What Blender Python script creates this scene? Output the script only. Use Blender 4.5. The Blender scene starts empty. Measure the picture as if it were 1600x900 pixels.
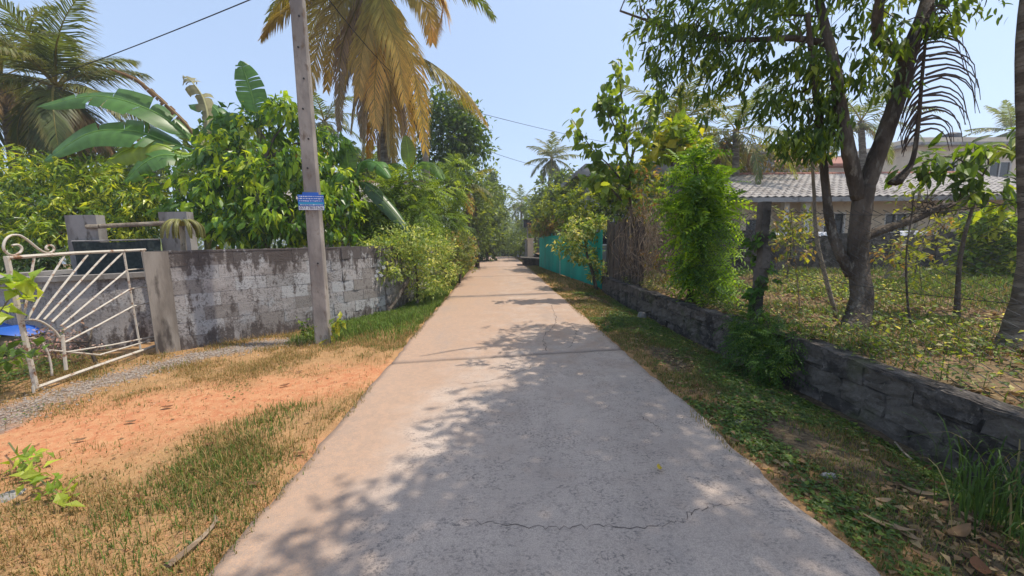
import bpy, math, random
import numpy as np
from mathutils import Matrix, Vector
rng = np.random.default_rng(11)
random.seed(11)
C = bpy.context.scene
COL = C.collection

# ---------------------------------------------------------------- camera
F_PX, PITCH, YAW, ROLL, CAM_H = 580.0, math.atan(75 / 580), math.atan(23 / 580), math.radians(0.8), 1.5
_f = np.array([math.sin(YAW) * math.cos(PITCH), math.cos(YAW) * math.cos(PITCH), -math.sin(PITCH)])
_r0 = np.array([math.cos(YAW), -math.sin(YAW), 0.0])
_u0 = np.cross(_r0, _f)
_r = _r0 * math.cos(ROLL) - _u0 * math.sin(ROLL)
_u = _u0 * math.cos(ROLL) + _r0 * math.sin(ROLL)
CAMP = np.array([0.0, 0.0, CAM_H])
cam = bpy.data.cameras.new('camera')
cam.sensor_width = 36.0
cam.lens = F_PX / 1600 * 36
cam.clip_start = 0.05
cam.clip_end = 2000
camo = bpy.data.objects.new('camera', cam)
COL.objects.link(camo)
camo.matrix_world = Matrix(((_r[0], _u[0], -_f[0], 0), (_r[1], _u[1], -_f[1], 0), (_r[2], _u[2], -_f[2], CAM_H), (0, 0, 0, 1)))
C.camera = camo

# ---------------------------------------------------------------- sky, sun, exposure
SUN_EL = math.radians(67)
SUN_AZ = math.atan2(0.99, 0.08)          # from +Y towards +X
w = bpy.data.worlds.new('World')
C.world = w
w.use_nodes = True
nt = w.node_tree
bg = nt.nodes['Background']
sky = nt.nodes.new('ShaderNodeTexSky')
sky.sky_type = 'NISHITA'
sky.sun_disc = False
sky.sun_elevation = SUN_EL
sky.sun_rotation = SUN_AZ
sky.air_density = 1.0
sky.dust_density = 2.5
sky.ozone_density = 2.0
hzmix = nt.nodes.new('ShaderNodeMix'); hzmix.data_type = 'RGBA'      # an even pale haze over the whole sky
hzmix.inputs[0].default_value = 0.6
hzmix.inputs[7].default_value = (1.95, 2.45, 3.3, 1)
nt.links.new(sky.outputs[0], hzmix.inputs[6])
nt.links.new(hzmix.outputs[2], bg.inputs[0])
bg.inputs[1].default_value = 0.15
sl = bpy.data.lights.new('sun', 'SUN')
sl.energy = 2.6
sl.angle = math.radians(0.53)
sl.color = (1.0, 0.91, 0.78)
so = bpy.data.objects.new('sun', sl)
COL.objects.link(so)
_ts = Vector((math.sin(SUN_AZ) * math.cos(SUN_EL), math.cos(SUN_AZ) * math.cos(SUN_EL), math.sin(SUN_EL)))
so.rotation_euler = _ts.to_track_quat('Z', 'Y').to_euler()
so.location = (20, 10, 40)
C.view_settings.view_transform = 'Standard'
C.view_settings.look = 'None'
C.view_settings.gamma = 1.0
C.view_settings.exposure = 0.95
C.cycles.max_bounces = 8
C.cycles.transparent_max_bounces = 8

# ---------------------------------------------------------------- helpers: picture measurements to places
def ray(px, py):
    d = _f + _r * ((px - 800) / F_PX) + _u * ((450 - py) / F_PX)
    return d
def P(px, py, D):
    d = ray(px, py)
    return CAMP + d * (D / d[1])
def G(px, py, z=0.0):
    d = ray(px, py)
    return CAMP + d * ((z - CAM_H) / d[2])
def onplane(px, py, p0, n):
    d = ray(px, py)
    return CAMP + d * (np.dot(np.asarray(p0) - CAMP, n) / np.dot(d, n))
def project(V):
    d = np.asarray(V) - CAMP
    z = d @ _f
    z = np.where(np.abs(z) < 1e-4, 1e-4, z)
    return 800 + F_PX * (d @ _r) / z, 450 - F_PX * (d @ _u) / z, z
def nrm(v):
    v = np.asarray(v, float)
    return v / np.maximum(np.linalg.norm(v, axis=-1, keepdims=True), 1e-9)
def ground_z(x, y):
    y = np.asarray(y, float)
    t = np.clip(y - 31, 0, None)
    return -0.055 * t * t / (t + 6)

# ---------------------------------------------------------------- helpers: meshes
def make_mesh(name, V, Fs, mat, smooth=False, tint=None):
    me = bpy.data.meshes.new(name)
    V = np.asarray(V, np.float32).reshape(-1, 3)
    Fs = [np.asarray(f, np.int32) for f in (Fs if isinstance(Fs, list) else [Fs]) if len(f)]
    loops = np.concatenate([f.ravel() for f in Fs])
    tot = np.concatenate([np.full(len(f), f.shape[1], np.int32) for f in Fs])
    me.vertices.add(len(V)); me.vertices.foreach_set('co', V.ravel())
    me.loops.add(len(loops)); me.loops.foreach_set('vertex_index', loops)
    me.polygons.add(len(tot))
    me.polygons.foreach_set('loop_start', np.concatenate([[0], np.cumsum(tot)[:-1]]).astype(np.int32))
    me.polygons.foreach_set('use_smooth', np.full(len(tot), smooth))
    me.update(calc_edges=True)
    if tint is not None:
        a = me.attributes.new('tint', 'FLOAT_COLOR', 'POINT')
        t = np.ones((len(V), 4), np.float32)
        t[:, :3] = tint
        a.data.foreach_set('color', t.ravel())
    if mat: me.materials.append(mat)
    return me

class MB:
    """collects shapes, then links them as one mesh object"""
    def __init__(s): s.V = []; s.Q = []; s.T = []; s.C = []; s.n = 0
    def add(s, V, Q=None, T=None, col=None):
        V = np.asarray(V, float).reshape(-1, 3)
        s.V.append(V)
        if Q is not None and len(Q): s.Q.append(np.asarray(Q, int) + s.n)
        if T is not None and len(T): s.T.append(np.asarray(T, int) + s.n)
        c = np.ones((len(V), 3)) if col is None else np.broadcast_to(np.asarray(col, float), (len(V), 3))
        s.C.append(c)
        s.n += len(V)
        return s
    def box(s, c, size, R=None, bev=0.0, col=None):
        V, Q = box_vf(size)
        if R is not None: V = V @ np.asarray(R).T
        return s.add(V + np.asarray(c, float), Q, col=col)
    def tube(s, pts, rad, n=8, jit=0.0, col=None, flat=1.0):
        V, Q, T = tube_vf(pts, rad, n, jit, flat)
        return s.add(V, Q, T, col)
    def mesh(s, name, mat, smooth=False, org=(0, 0, 0), tint=False):
        V = np.concatenate(s.V) - np.asarray(org)
        Fs = []
        if s.Q: Fs.append(np.concatenate(s.Q))
        if s.T: Fs.append(np.concatenate(s.T))
        return make_mesh(name, V, Fs, mat, smooth, np.concatenate(s.C) if tint else None)

def box_vf(size):
    x, y, z = np.asarray(size, float) / 2
    V = np.array([[-x, -y, -z], [x, -y, -z], [x, y, -z], [-x, y, -z], [-x, -y, z], [x, -y, z], [x, y, z], [-x, y, z]])
    Q = [[0, 3, 2, 1], [4, 5, 6, 7], [0, 1, 5, 4], [1, 2, 6, 5], [2, 3, 7, 6], [3, 0, 4, 7]]
    return V, np.array(Q)
def tube_vf(pts, rad, n=8, jit=0.0, flat=1.0):
    pts = np.asarray(pts, float); m = len(pts)
    rad = np.broadcast_to(np.asarray(rad, float), (m,))
    T = nrm(np.gradient(pts, axis=0))
    a = np.array([0, 0, 1.0]) if abs(T[0][2]) < 0.9 else np.array([1.0, 0, 0])
    s = nrm(np.cross(T[0], a)); rings = []
    ang = np.arange(n) * 2 * math.pi / n
    for i in range(m):
        s = nrm(s - T[i] * np.dot(s, T[i])); b = np.cross(T[i], s)
        rr = rad[i] * (1 + (rng.uniform(-jit, jit, n) if jit else 0))
        rings.append(pts[i] + (np.cos(ang) * rr)[:, None] * s + (np.sin(ang) * rr * flat)[:, None] * b)
    V = np.concatenate(rings)
    i = np.arange(m - 1)[:, None] * n; j = np.arange(n)[None, :]; k = (j + 1) % n
    Q = np.stack([i + j, i + k, i + n + k, i + n + j], -1).reshape(-1, 4)
    V = np.concatenate([V, pts[:1], pts[-1:]])
    c0, c1 = m * n, m * n + 1
    T0 = [[c0, (q + 1) % n, q] for q in range(n)] + [[c1, (m - 1) * n + q, (m - 1) * n + (q + 1) % n] for q in range(n)]
    return V, Q, np.array(T0)
def spl(pts, n=24):
    """smooth curve through points"""
    p = np.asarray(pts, float)
    if len(p) == 2: return p[0] + (p[1] - p[0]) * np.linspace(0, 1, n)[:, None]
    q = np.vstack([2 * p[0] - p[1], p, 2 * p[-1] - p[-2]])
    t = np.linspace(0, len(p) - 1 - 1e-6, n); i = t.astype(int); u = (t - i)[:, None]
    a, b, c, d = q[i], q[i + 1], q[i + 2], q[i + 3]
    return 0.5 * (2 * b + (c - a) * u + (2 * a - 5 * b + 4 * c - d) * u**2 + (3 * b - a - 3 * c + d) * u**3)

ORG = {}
def thing(name, label, cat, base, group=None, kind=None):
    o = bpy.data.objects.new(name, None)
    COL.objects.link(o)
    o.empty_display_size = 0.2
    o.location = base
    ORG[o] = np.asarray(base, float)
    tag(o, label, cat, group, kind)
    return o
def tag(o, label=None, cat=None, group=None, kind=None):
    if label: o['label'] = label
    if cat: o['category'] = cat
    if group: o['group'] = group
    if kind: o['kind'] = kind
    return o
def part(name, mb, mat, parent, smooth=False, tint=False, kind=None, label=None):
    """one mesh of world-space shapes under its thing (or part)"""
    org = ORG[parent]
    o = bpy.data.objects.new(name, mb.mesh(name, mat, smooth, org, tint))
    COL.objects.link(o); o.parent = parent; ORG[o] = org
    tag(o, label, kind=kind)
    return o
def solo(name, mb, mat, base, label=None, cat=None, group=None, kind=None, smooth=False, tint=False):
    """one mesh that is a thing (or a piece of the setting) by itself"""
    o = bpy.data.objects.new(name, mb.mesh(name, mat, smooth, base, tint))
    COL.objects.link(o); o.location = base; ORG[o] = np.asarray(base, float)
    return tag(o, label, cat, group, kind)
def inst(name, me, M, parent=None):
    """a piece that shares mesh data; M is its world matrix"""
    o = bpy.data.objects.new(name, me)
    COL.objects.link(o)
    if parent is not None:
        o.parent = parent
        M = Matrix.Translation(Vector(-ORG[parent])) @ M
    o.matrix_basis = M
    return o
def frame(p, x, y, z, s=1.0):
    return Matrix(((x[0]*s, y[0]*s, z[0]*s, p[0]), (x[1]*s, y[1]*s, z[1]*s, p[1]), (x[2]*s, y[2]*s, z[2]*s, p[2]), (0, 0, 0, 1)))
def children(o): return [c for c in o.children]
def copy_tree(o, parent=None):
    c = o.copy(); COL.objects.link(c)
    ORG[c] = ORG[o]
    if parent: c.parent = parent
    for ch in children(o): copy_tree(ch, c)
    return c

# smooth value noise for placing things
_lat = rng.random((256, 256))
def vnoise(x, y, sc=1.0):
    x = np.asarray(x, float) * sc + 1000.3; y = np.asarray(y, float) * sc + 1000.7
    xi = np.floor(x).astype(int); yi = np.floor(y).astype(int)
    u = x - xi; v = y - yi; u = u*u*(3-2*u); v = v*v*(3-2*v)
    f = lambda a, b: _lat[a % 256, b % 256]
    return (f(xi, yi)*(1-u)+f(xi+1, yi)*u)*(1-v) + (f(xi, yi+1)*(1-u)+f(xi+1, yi+1)*u)*v
def fbm(x, y, sc=1.0): return (vnoise(x, y, sc) + .5*vnoise(x, y, sc*2.1) + .25*vnoise(x, y, sc*4.3)) / 1.75
def poly_dist(x, y, pts):
    """distance to a polyline and the parameter 0..1 along it"""
    x = np.asarray(x, float); best = np.full(x.shape, 1e9)
    for a, b in zip(pts[:-1], pts[1:]):
        d = np.array(b[:2]) - np.array(a[:2]); L = d @ d
        t = np.clip(((x - a[0]) * d[0] + (y - a[1]) * d[1]) / L, 0, 1)
        best = np.minimum(best, np.hypot(x - a[0] - t * d[0], y - a[1] - t * d[1]))
    return best

# ---------------------------------------------------------------- helpers: materials
class Nt:
    def __init__(s, name):
        s.m = bpy.data.materials.new(name); s.m.use_nodes = True; s.t = s.m.node_tree; s.t.nodes.clear()
        s.out = s.t.nodes.new('ShaderNodeOutputMaterial')
        s.pos = s.n('ShaderNodeNewGeometry').outputs['Position']
    def n(s, typ, inp=None, **props):
        nd = s.t.nodes.new(typ)
        for k, v in props.items(): setattr(nd, k, v)
        for k, v in (inp or {}).items(): s.set(nd.inputs[k], v)
        return nd
    def set(s, sock, v):
        if isinstance(v, bpy.types.NodeSocket): s.t.links.new(v, sock)
        else:
            if sock.type == 'RGBA' and not isinstance(v, (int, float)) and len(v) == 3: v = (*v, 1)
            sock.default_value = v
    def map(s, scale, vec=None, loc=(0, 0, 0), rot=(0, 0, 0)):
        return s.n('ShaderNodeMapping', {'Vector': s.pos if vec is None else vec, 'Scale': scale, 'Location': loc, 'Rotation': rot}).outputs[0]
    def noise(s, scale, detail=4, vec=None, rough=0.55, dist=0.0):
        return s.n('ShaderNodeTexNoise', {'Vector': s.pos if vec is None else vec, 'Scale': scale, 'Detail': detail, 'Roughness': rough, 'Distortion': dist}).outputs[0]
    def vor(s, scale, vec=None, feature='F1', out='Distance'):
        return s.n('ShaderNodeTexVoronoi', {'Vector': s.pos if vec is None else vec, 'Scale': scale}, feature=feature).outputs[out]
    def ramp(s, fac, a, b, va=0.0, vb=1.0):
        return s.n('ShaderNodeMapRange', {'Value': fac, 'From Min': a, 'From Max': b, 'To Min': va, 'To Max': vb}, interpolation_type='SMOOTHSTEP').outputs[0]
    def math(s, op, a, b=0.0, c=None):
        nd = s.n('ShaderNodeMath', operation=op); s.set(nd.inputs[0], a); s.set(nd.inputs[1], b)
        if c is not None: s.set(nd.inputs[2], c)
        return nd.outputs[0]
    def mix(s, fac, a, b, mode='MIX'):
        nd = s.n('ShaderNodeMix', data_type='RGBA', blend_type=mode)
        s.set(nd.inputs[0], fac); s.set(nd.inputs[6], a); s.set(nd.inputs[7], b)
        return nd.outputs[2]
    def attr(s, name, out='Color'): return s.n('ShaderNodeAttribute', attribute_name=name).outputs[out]
    def sep(s, v): return s.n('ShaderNodeSeparateXYZ', {0: v}).outputs
    def bump(s, h, strength=0.4, dist=0.02):
        return s.n('ShaderNodeBump', {'Height': h, 'Strength': strength, 'Distance': dist}).outputs[0]
    def bsdf(s, col, rough=0.8, normal=None, spec=0.3, metal=0.0):
        b = s.n('ShaderNodeBsdfPrincipled', {'Base Color': col, 'Roughness': rough, 'Specular IOR Level': spec, 'Metallic': metal})
        if normal is not None: s.set(b.inputs['Normal'], normal)
        s.t.links.new(b.outputs[0], s.out.inputs[0])
        return b

def mottled(name, c1, c2, scale=4.0, rough=0.85, bump=0.3, c3=None, s3=20.0, spec=0.25, metal=0.0, stretch=(1, 1, 1), th=(0.4, 0.62), bd=0.01):
    k = Nt(name)
    v = k.map(stretch)
    a = k.ramp(k.noise(scale, 6, v), *th)
    col = k.mix(a, c1, c2)
    f = k.noise(s3, 5, v)
    if c3 is not None: col = k.mix(k.ramp(f, 0.55, 0.7), col, c3)
    col = k.mix(k.math('MULTIPLY', k.noise(60, 3), 0.35), col, (0.5, 0.5, 0.5), 'SOFT_LIGHT')
    k.bsdf(col, rough, k.bump(k.math('ADD', f, k.noise(scale * 9, 5, v)), bump, bd), spec, metal)
    return k.m
def plain(name, col, rough=0.6, spec=0.3, metal=0.0):
    k = Nt(name)
    c = k.mix(k.ramp(k.noise(7, 5), 0.3, 0.7, 0, 0.5), col, tuple(x * 0.72 for x in col))
    k.bsdf(c, rough, None, spec, metal)
    return k.m
def leafmat(name, rough=0.45, trans=0.42, spec=0.35, warm=(2.1, 1.9, 0.6), gain=(1.35, 1.22, 0.9)):
    """two-sided leaf: the tint is the leaf's own colour, some light passes through"""
    k = Nt(name)
    t = k.mix(1.0, k.attr('tint'), gain, 'MULTIPLY')
    t = k.mix(k.ramp(k.noise(9, 3), 0.35, 0.65, 0, 0.35), t, k.mix(1.0, t, (0.62, 0.66, 0.6), 'MULTIPLY'))
    b = k.bsdf(t, rough, None, spec)
    tr = k.n('ShaderNodeBsdfTranslucent', {'Color': k.mix(1.0, t, warm, 'MULTIPLY')})
    ms = k.n('ShaderNodeMixShader', {0: trans})
    k.t.links.new(b.outputs[0], ms.inputs[1]); k.t.links.new(tr.outputs[0], ms.inputs[2])
    k.t.links.new(ms.outputs[0], k.out.inputs[0])
    return k.m

M = {}
M['leaf'] = leafmat('green_leaf')
M['glossy'] = leafmat('glossy_leaf', 0.35, 0.4, 0.45)
M['dry'] = leafmat('dry_leaf', 0.7, 0.25, 0.15, (1.25, 1.1, 0.8), (1, 1, 1))
M['petal'] = leafmat('petal', 0.6, 0.3, 0.2, (1.1, 1.05, 1.0), (1, 1, 1))
M['grass'] = leafmat('grass_blade', 0.6, 0.3, 0.2, (1.3, 1.25, 0.6), (1, 1, 1))
M['bark'] = mottled('bark', (0.075, 0.06, 0.047), (0.155, 0.125, 0.098), 5, 0.95, 0.9, (0.25, 0.225, 0.185), 12, 0.1, stretch=(1, 1, 0.35), bd=0.03)
M['bark_pale'] = mottled('pale_bark', (0.20, 0.165, 0.125), (0.34, 0.29, 0.22), 6, 0.9, 0.6, (0.10, 0.08, 0.06), 18, 0.1, stretch=(1, 1, 0.4), bd=0.02)
M['palm_bark'] = mottled('palm_bark', (0.14, 0.115, 0.09), (0.27, 0.235, 0.19), 5, 0.95, 0.8, (0.09, 0.07, 0.05), 16, 0.1, stretch=(0.6, 0.6, 3.0), bd=0.02)
M['twig'] = mottled('dry_twig', (0.17, 0.12, 0.08), (0.34, 0.26, 0.18), 9, 0.9, 0.3)
M['stem'] = plain('green_stem', (0.16, 0.17, 0.06), 0.6)
M['concrete'] = mottled('pole_concrete', (0.23, 0.205, 0.185), (0.36, 0.325, 0.29), 3, 0.9, 0.35, (0.17, 0.13, 0.10), 11, 0.15, stretch=(1, 1, 0.5))
M['old_conc'] = mottled('old_concrete', (0.30, 0.285, 0.27), (0.19, 0.175, 0.16), 3.2, 0.92, 0.4, (0.10, 0.09, 0.075), 9, 0.15, stretch=(1, 1, 0.45))
M['dark_conc'] = mottled('mossy_dark_concrete', (0.055, 0.05, 0.043), (0.13, 0.115, 0.10), 3.0, 0.95, 0.6, (0.21, 0.19, 0.165), 8, 0.1, bd=0.02)
M['post'] = mottled('stained_post_plaster', (0.30, 0.27, 0.235), (0.19, 0.165, 0.14), 3.0, 0.92, 0.4, (0.08, 0.068, 0.06), 4.5, 0.15, stretch=(1.6, 1.6, 0.4))
M['dark'] = plain('dark_metal_and_hole', (0.03, 0.03, 0.032), 0.6)
M['net'] = mottled('shade_net', (0.018, 0.026, 0.024), (0.035, 0.045, 0.04), 20, 0.8, 0.2)

# wall plaster with mould: worn paint, dark growth along the top and foot
k = Nt('wall_plaster')
z = k.sep(k.pos)[2]
streak = k.noise(3.5, 7, k.map((2.2, 2.2, 0.35)), 0.65)
fine = k.noise(16, 6, k.map((1, 1, 0.6)), 0.7)
big = k.noise(1.6, 5)
topb = k.math('MULTIPLY', k.ramp(z, 0.95, 1.4), 0.15)
footb = k.math('MULTIPLY', k.ramp(z, 0.45, -0.05), 0.13)
g = k.math('ADD', k.math('ADD', k.math('MULTIPLY', streak, 0.55), k.math('MULTIPLY', fine, 0.45)), k.math('ADD', topb, footb))
base = k.mix(k.ramp(big, 0.4, 0.6), (0.37, 0.35, 0.34), (0.27, 0.25, 0.24))
base = k.mix(k.ramp(k.noise(5, 4), 0.5, 0.7, 0, 0.6), base, (0.34, 0.36, 0.38))
rnd = k.n('ShaderNodeObjectInfo').outputs['Random']
base = k.mix(k.ramp(rnd, 0.1, 0.9, 0.0, 0.75), base, k.mix(k.ramp(k.math('FRACT', k.math('MULTIPLY', rnd, 7.3)), 0.2, 0.8), (0.20, 0.18, 0.165), (0.43, 0.44, 0.45)))
col = k.mix(k.ramp(g, 0.525, 0.62, 0, 0.92), base, (0.085, 0.07, 0.064))
col = k.mix(k.ramp(k.math('ADD', k.math('MULTIPLY', k.noise(38, 5, None, 0.7), 0.7), k.math('MULTIPLY', k.noise(4.5, 5), 0.3)), 0.515, 0.58, 0, 0.6), col, (0.07, 0.06, 0.056))
k.bsdf(col, 0.92, k.bump(k.math('ADD', fine, k.noise(60, 4)), 0.45, 0.012), 0.15)
M['wall'] = k.m
# low verge wall: laterite and black mould
k = Nt('low_wall_laterite')
a = k.noise(4.5, 7, None, 0.65); b = k.noise(18, 6, None, 0.7)
col = k.mix(k.ramp(a, 0.42, 0.62), (0.06, 0.053, 0.048), (0.16, 0.14, 0.125))
col = k.mix(k.ramp(b, 0.56, 0.7), col, (0.25, 0.22, 0.19))
col = k.mix(k.ramp(k.n('ShaderNodeObjectInfo').outputs['Random'], 0.2, 0.9, 0, 0.6), col, (0.19, 0.165, 0.14))
col = k.mix(k.ramp(k.noise(2.2, 5), 0.56, 0.7, 0, 0.6), col, (0.085, 0.095, 0.04))
k.bsdf(col, 0.95, k.bump(k.math('ADD', a, b), 0.9, 0.03), 0.1)
M['lowwall'] = k.m
# concrete road with laterite dust; sunlit warmth is painted into the same mask
k = Nt('road_concrete')
xyz = k.sep(k.pos)
tint_m = k.attr('tint', 'Color')
ms = k.n('ShaderNodeSeparateColor', {0: tint_m}).outputs
brush = k.noise(1.0, 4, k.map((4, 70, 1)), 0.7, 0.6)
pit = k.noise(75, 5, k.map((0.7, 1, 1)), 0.7)
pit2 = k.noise(14, 5, None, 0.6)
big = k.noise(1.3, 6, None, 0.6)
base = k.mix(k.ramp(big, 0.35, 0.68), (0.52, 0.42, 0.345), (0.44, 0.352, 0.29))
base = k.mix(k.ramp(brush, 0.45, 0.7, 0, 0.22), base, (0.30, 0.25, 0.22))
dust_sun = k.ramp(k.math('ADD', ms[0], k.math('MULTIPLY', k.math('SUBTRACT', k.noise(2.6, 7, None, 0.65), 0.5), 0.9)), 0.25, 0.85)
base = k.mix(k.math('MULTIPLY', dust_sun, 0.85), base, k.mix(k.ramp(k.noise(20, 4), 0.4, 0.6), (0.42, 0.262, 0.165), (0.36, 0.235, 0.155)))
spk = k.math('MULTIPLY', k.math('MULTIPLY', k.ramp(pit, 0.50, 0.59), k.ramp(pit2, 0.36, 0.60)), k.ramp(k.noise(2.2, 4), 0.34, 0.60, 0.35, 1.0))
spk = k.math('MULTIPLY', spk, k.ramp(dust_sun, 0.9, 0.2, 0.25, 0.85))
base = k.mix(k.ramp(k.noise(0.9, 6, k.map((1.6, 0.5, 1)), 0.65), 0.5, 0.68, 0, 0.35), base, (0.27, 0.24, 0.22))
base = k.mix(spk, base, (0.14, 0.12, 0.11))
base = k.mix(k.math('MULTIPLY', k.ramp(k.noise(190, 3, None, 0.7), 0.42, 0.62), 0.6), base, (0.25, 0.21, 0.185))
base = k.mix(k.math('MULTIPLY', ms[1], 0.75), base, (0.15, 0.125, 0.11))
hgt = k.math('ADD', k.math('MULTIPLY', brush, 0.6), k.math('SUBTRACT', k.noise(130, 3), k.math('MULTIPLY', spk, 1.4)))
k.bsdf(base, 0.88, k.bump(hgt, 0.35, 0.006), 0.2)
M['road'] = k.m
# ground: red laterite, dry earth, gravel, by masks with ragged edges
k = Nt('ground_soil')
ms = k.n('ShaderNodeSeparateColor', {0: k.attr('tint')}).outputs
n1 = k.math('SUBTRACT', k.noise(3.2, 7, None, 0.65), 0.5)
n2 = k.noise(28, 5, None, 0.65)
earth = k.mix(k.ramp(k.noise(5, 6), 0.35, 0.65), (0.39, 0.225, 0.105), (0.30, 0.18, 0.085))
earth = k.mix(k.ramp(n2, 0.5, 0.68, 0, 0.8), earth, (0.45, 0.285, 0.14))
dark_earth = k.mix(k.ramp(n2, 0.42, 0.6), (0.085, 0.062, 0.04), (0.15, 0.115, 0.07))
col = k.mix(k.ramp(k.math('ADD', ms[2], n1), 0.35, 0.65), earth, dark_earth)
redc = k.mix(k.ramp(k.noise(9, 6, None, 0.6), 0.38, 0.62), (0.50, 0.25, 0.125), (0.45, 0.185, 0.09))
redc = k.mix(k.ramp(n2, 0.5, 0.72), redc, (0.52, 0.31, 0.16))
col = k.mix(k.ramp(k.math('ADD', ms[0], k.math('MULTIPLY', n1, 1.5)), 0.1, 0.95), col, redc)
gv = k.vor(60, None, 'F1', 'Color')
grav = k.mix(k.n('ShaderNodeSeparateColor', {0: gv}).outputs[0], (0.14, 0.11, 0.09), (0.32, 0.265, 0.22))
gm = k.math('MULTIPLY', k.ramp(k.math('ADD', ms[1], k.math('MULTIPLY', n1, 2.2)), 0.2, 0.9), 0.85)
col = k.mix(gm, col, grav)
h = k.math('ADD', k.math('MULTIPLY', n2, 1.0), k.math('ADD', k.noise(90, 3), k.math('MULTIPLY', gm, k.math('MULTIPLY', k.vor(60), -1.2))))
k.bsdf(col, 0.95, k.bump(h, 0.7, 0.02), 0.12)
M['ground'] = k.m
k = Nt('yard_soil')
n2 = k.noise(22, 6, None, 0.65)
col = k.mix(k.ramp(k.noise(2.5, 6), 0.35, 0.65), (0.22, 0.145, 0.085), (0.13, 0.10, 0.055))
col = k.mix(k.ramp(n2, 0.5, 0.7), col, (0.34, 0.235, 0.135))
k.bsdf(col, 0.95, k.bump(n2, 0.7, 0.03), 0.1)
M['yard'] = k.m
k = Nt('white_gate_paint')
col = k.mix(k.ramp(k.noise(11, 6, None, 0.75), 0.52, 0.64), (0.50, 0.46, 0.395), (0.22, 0.11, 0.055))
k.bsdf(col, 0.55, k.bump(k.noise(60, 4), 0.2, 0.004), 0.35)
M['gate'] = k.m
k = Nt('teal_sheet')
col = k.mix(k.ramp(k.noise(2.0, 6, k.map((1, 1, 0.3))), 0.4, 0.65), (0.015, 0.42, 0.35), (0.02, 0.31, 0.26))
col = k.mix(k.ramp(k.noise(9, 6), 0.64, 0.74), col, (0.20, 0.30, 0.25))
k.bsdf(col, 0.5, None, 0.4)
M['teal'] = k.m
M['plank'] = mottled('weathered_plank', (0.075, 0.06, 0.05), (0.17, 0.145, 0.125), 4, 0.9, 0.6, (0.035, 0.03, 0.026), 9, 0.1, stretch=(6, 6, 0.5))
M['house_wall'] = mottled('cream_house_wall', (0.66, 0.56, 0.42), (0.58, 0.48, 0.36), 1.2, 0.9, 0.15, (0.48, 0.39, 0.29), 4)
M['tile'] = mottled('roof_tile', (0.36, 0.335, 0.31), (0.27, 0.245, 0.225), 2.0, 0.9, 0.4, (0.16, 0.13, 0.115), 9)
M['tile_red'] = mottled('ridge_tile', (0.34, 0.15, 0.10), (0.26, 0.13, 0.10), 5, 0.9, 0.3)
M['white_trim'] = plain('white_trim', (0.70, 0.68, 0.64), 0.6)
M['glass'] = plain('dark_window', (0.012, 0.013, 0.015), 0.15, 0.5)
M['grey_wall'] = mottled('grey_render', (0.33, 0.32, 0.31), (0.22, 0.21, 0.20), 0.8, 0.9, 0.2, (0.14, 0.13, 0.125), 3)
M['cloth'] = plain('white_cloth', (0.75, 0.76, 0.80), 0.9)
M['tarp'] = plain('blue_tarp', (0.02, 0.10, 0.42), 0.45)
M['tank'] = plain('black_tank', (0.03, 0.032, 0.035), 0.5)
M['wire'] = plain('galvanised_wire', (0.06, 0.055, 0.05), 0.6, 0.4, 0.2)
M['cable'] = plain('black_cable', (0.02, 0.02, 0.022), 0.6)
M['blue'] = plain('sign_blue', (0.035, 0.14, 0.55), 0.5)
M['cyan'] = plain('sign_cyan', (0.05, 0.36, 0.62), 0.5)
M['sign_white'] = plain('sign_white', (0.72, 0.74, 0.78), 0.5)
M['ink'] = plain('sign_ink', (0.06, 0.07, 0.16), 0.6)
M['stone'] = mottled('pale_stone', (0.30, 0.29, 0.26), (0.42, 0.40, 0.36), 8, 0.9, 0.4)
M['gravel'] = mottled('brown_gravel', (0.33, 0.28, 0.235), (0.22, 0.18, 0.15), 30, 0.9, 0.2)
M['crack'] = plain('crack_dirt', (0.11, 0.09, 0.08), 0.95, 0.05)
HAZE = 1

# ---------------------------------------------------------------- helpers: leaves, trees, palms
def leaf_vf(p, d, n, L, W, fold=0.18, curl=0.15, hi=False):
    p = np.asarray(p, float); d = nrm(d); s = nrm(np.cross(d, n)); n = np.cross(s, d)
    N = len(p); L = np.broadcast_to(L, (N,))[:, None]; W = np.broadcast_to(W, (N,))[:, None] * 0.5
    if not hi:
        c = p + d * L * 0.45
        V = np.stack([p, c + s * W + n * W * fold * 2, c, c - s * W + n * W * fold * 2, p + d * L - n * L * curl], 1)
        T = np.array([[0, 2, 1], [0, 3, 2], [1, 2, 4], [2, 3, 4]])
    else:
        rows = [p]
        for t, wd in ((0.2, 0.72), (0.5, 1.0), (0.78, 0.68)):
            c = p + d * L * t - n * L * curl * t * t
            rows += [c + s * W * wd + n * W * wd * fold * 2, c, c - s * W * wd + n * W * wd * fold * 2]
        rows.append(p + d * L * 0.98 - n * L * curl)
        V = np.stack(rows, 1)
        T = [[0, 2, 1], [0, 3, 2]]
        for a in (1, 4): T += [[a, a+1, a+4], [a, a+4, a+3], [a+1, a+2, a+5], [a+1, a+5, a+4]]
        T += [[7, 8, 10], [8, 9, 10]]
        T = np.array(T)
    k = V.shape[1]
    return V.reshape(-1, 3), (T[None] + (np.arange(N) * k)[:, None, None]).reshape(-1, 3), k

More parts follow.
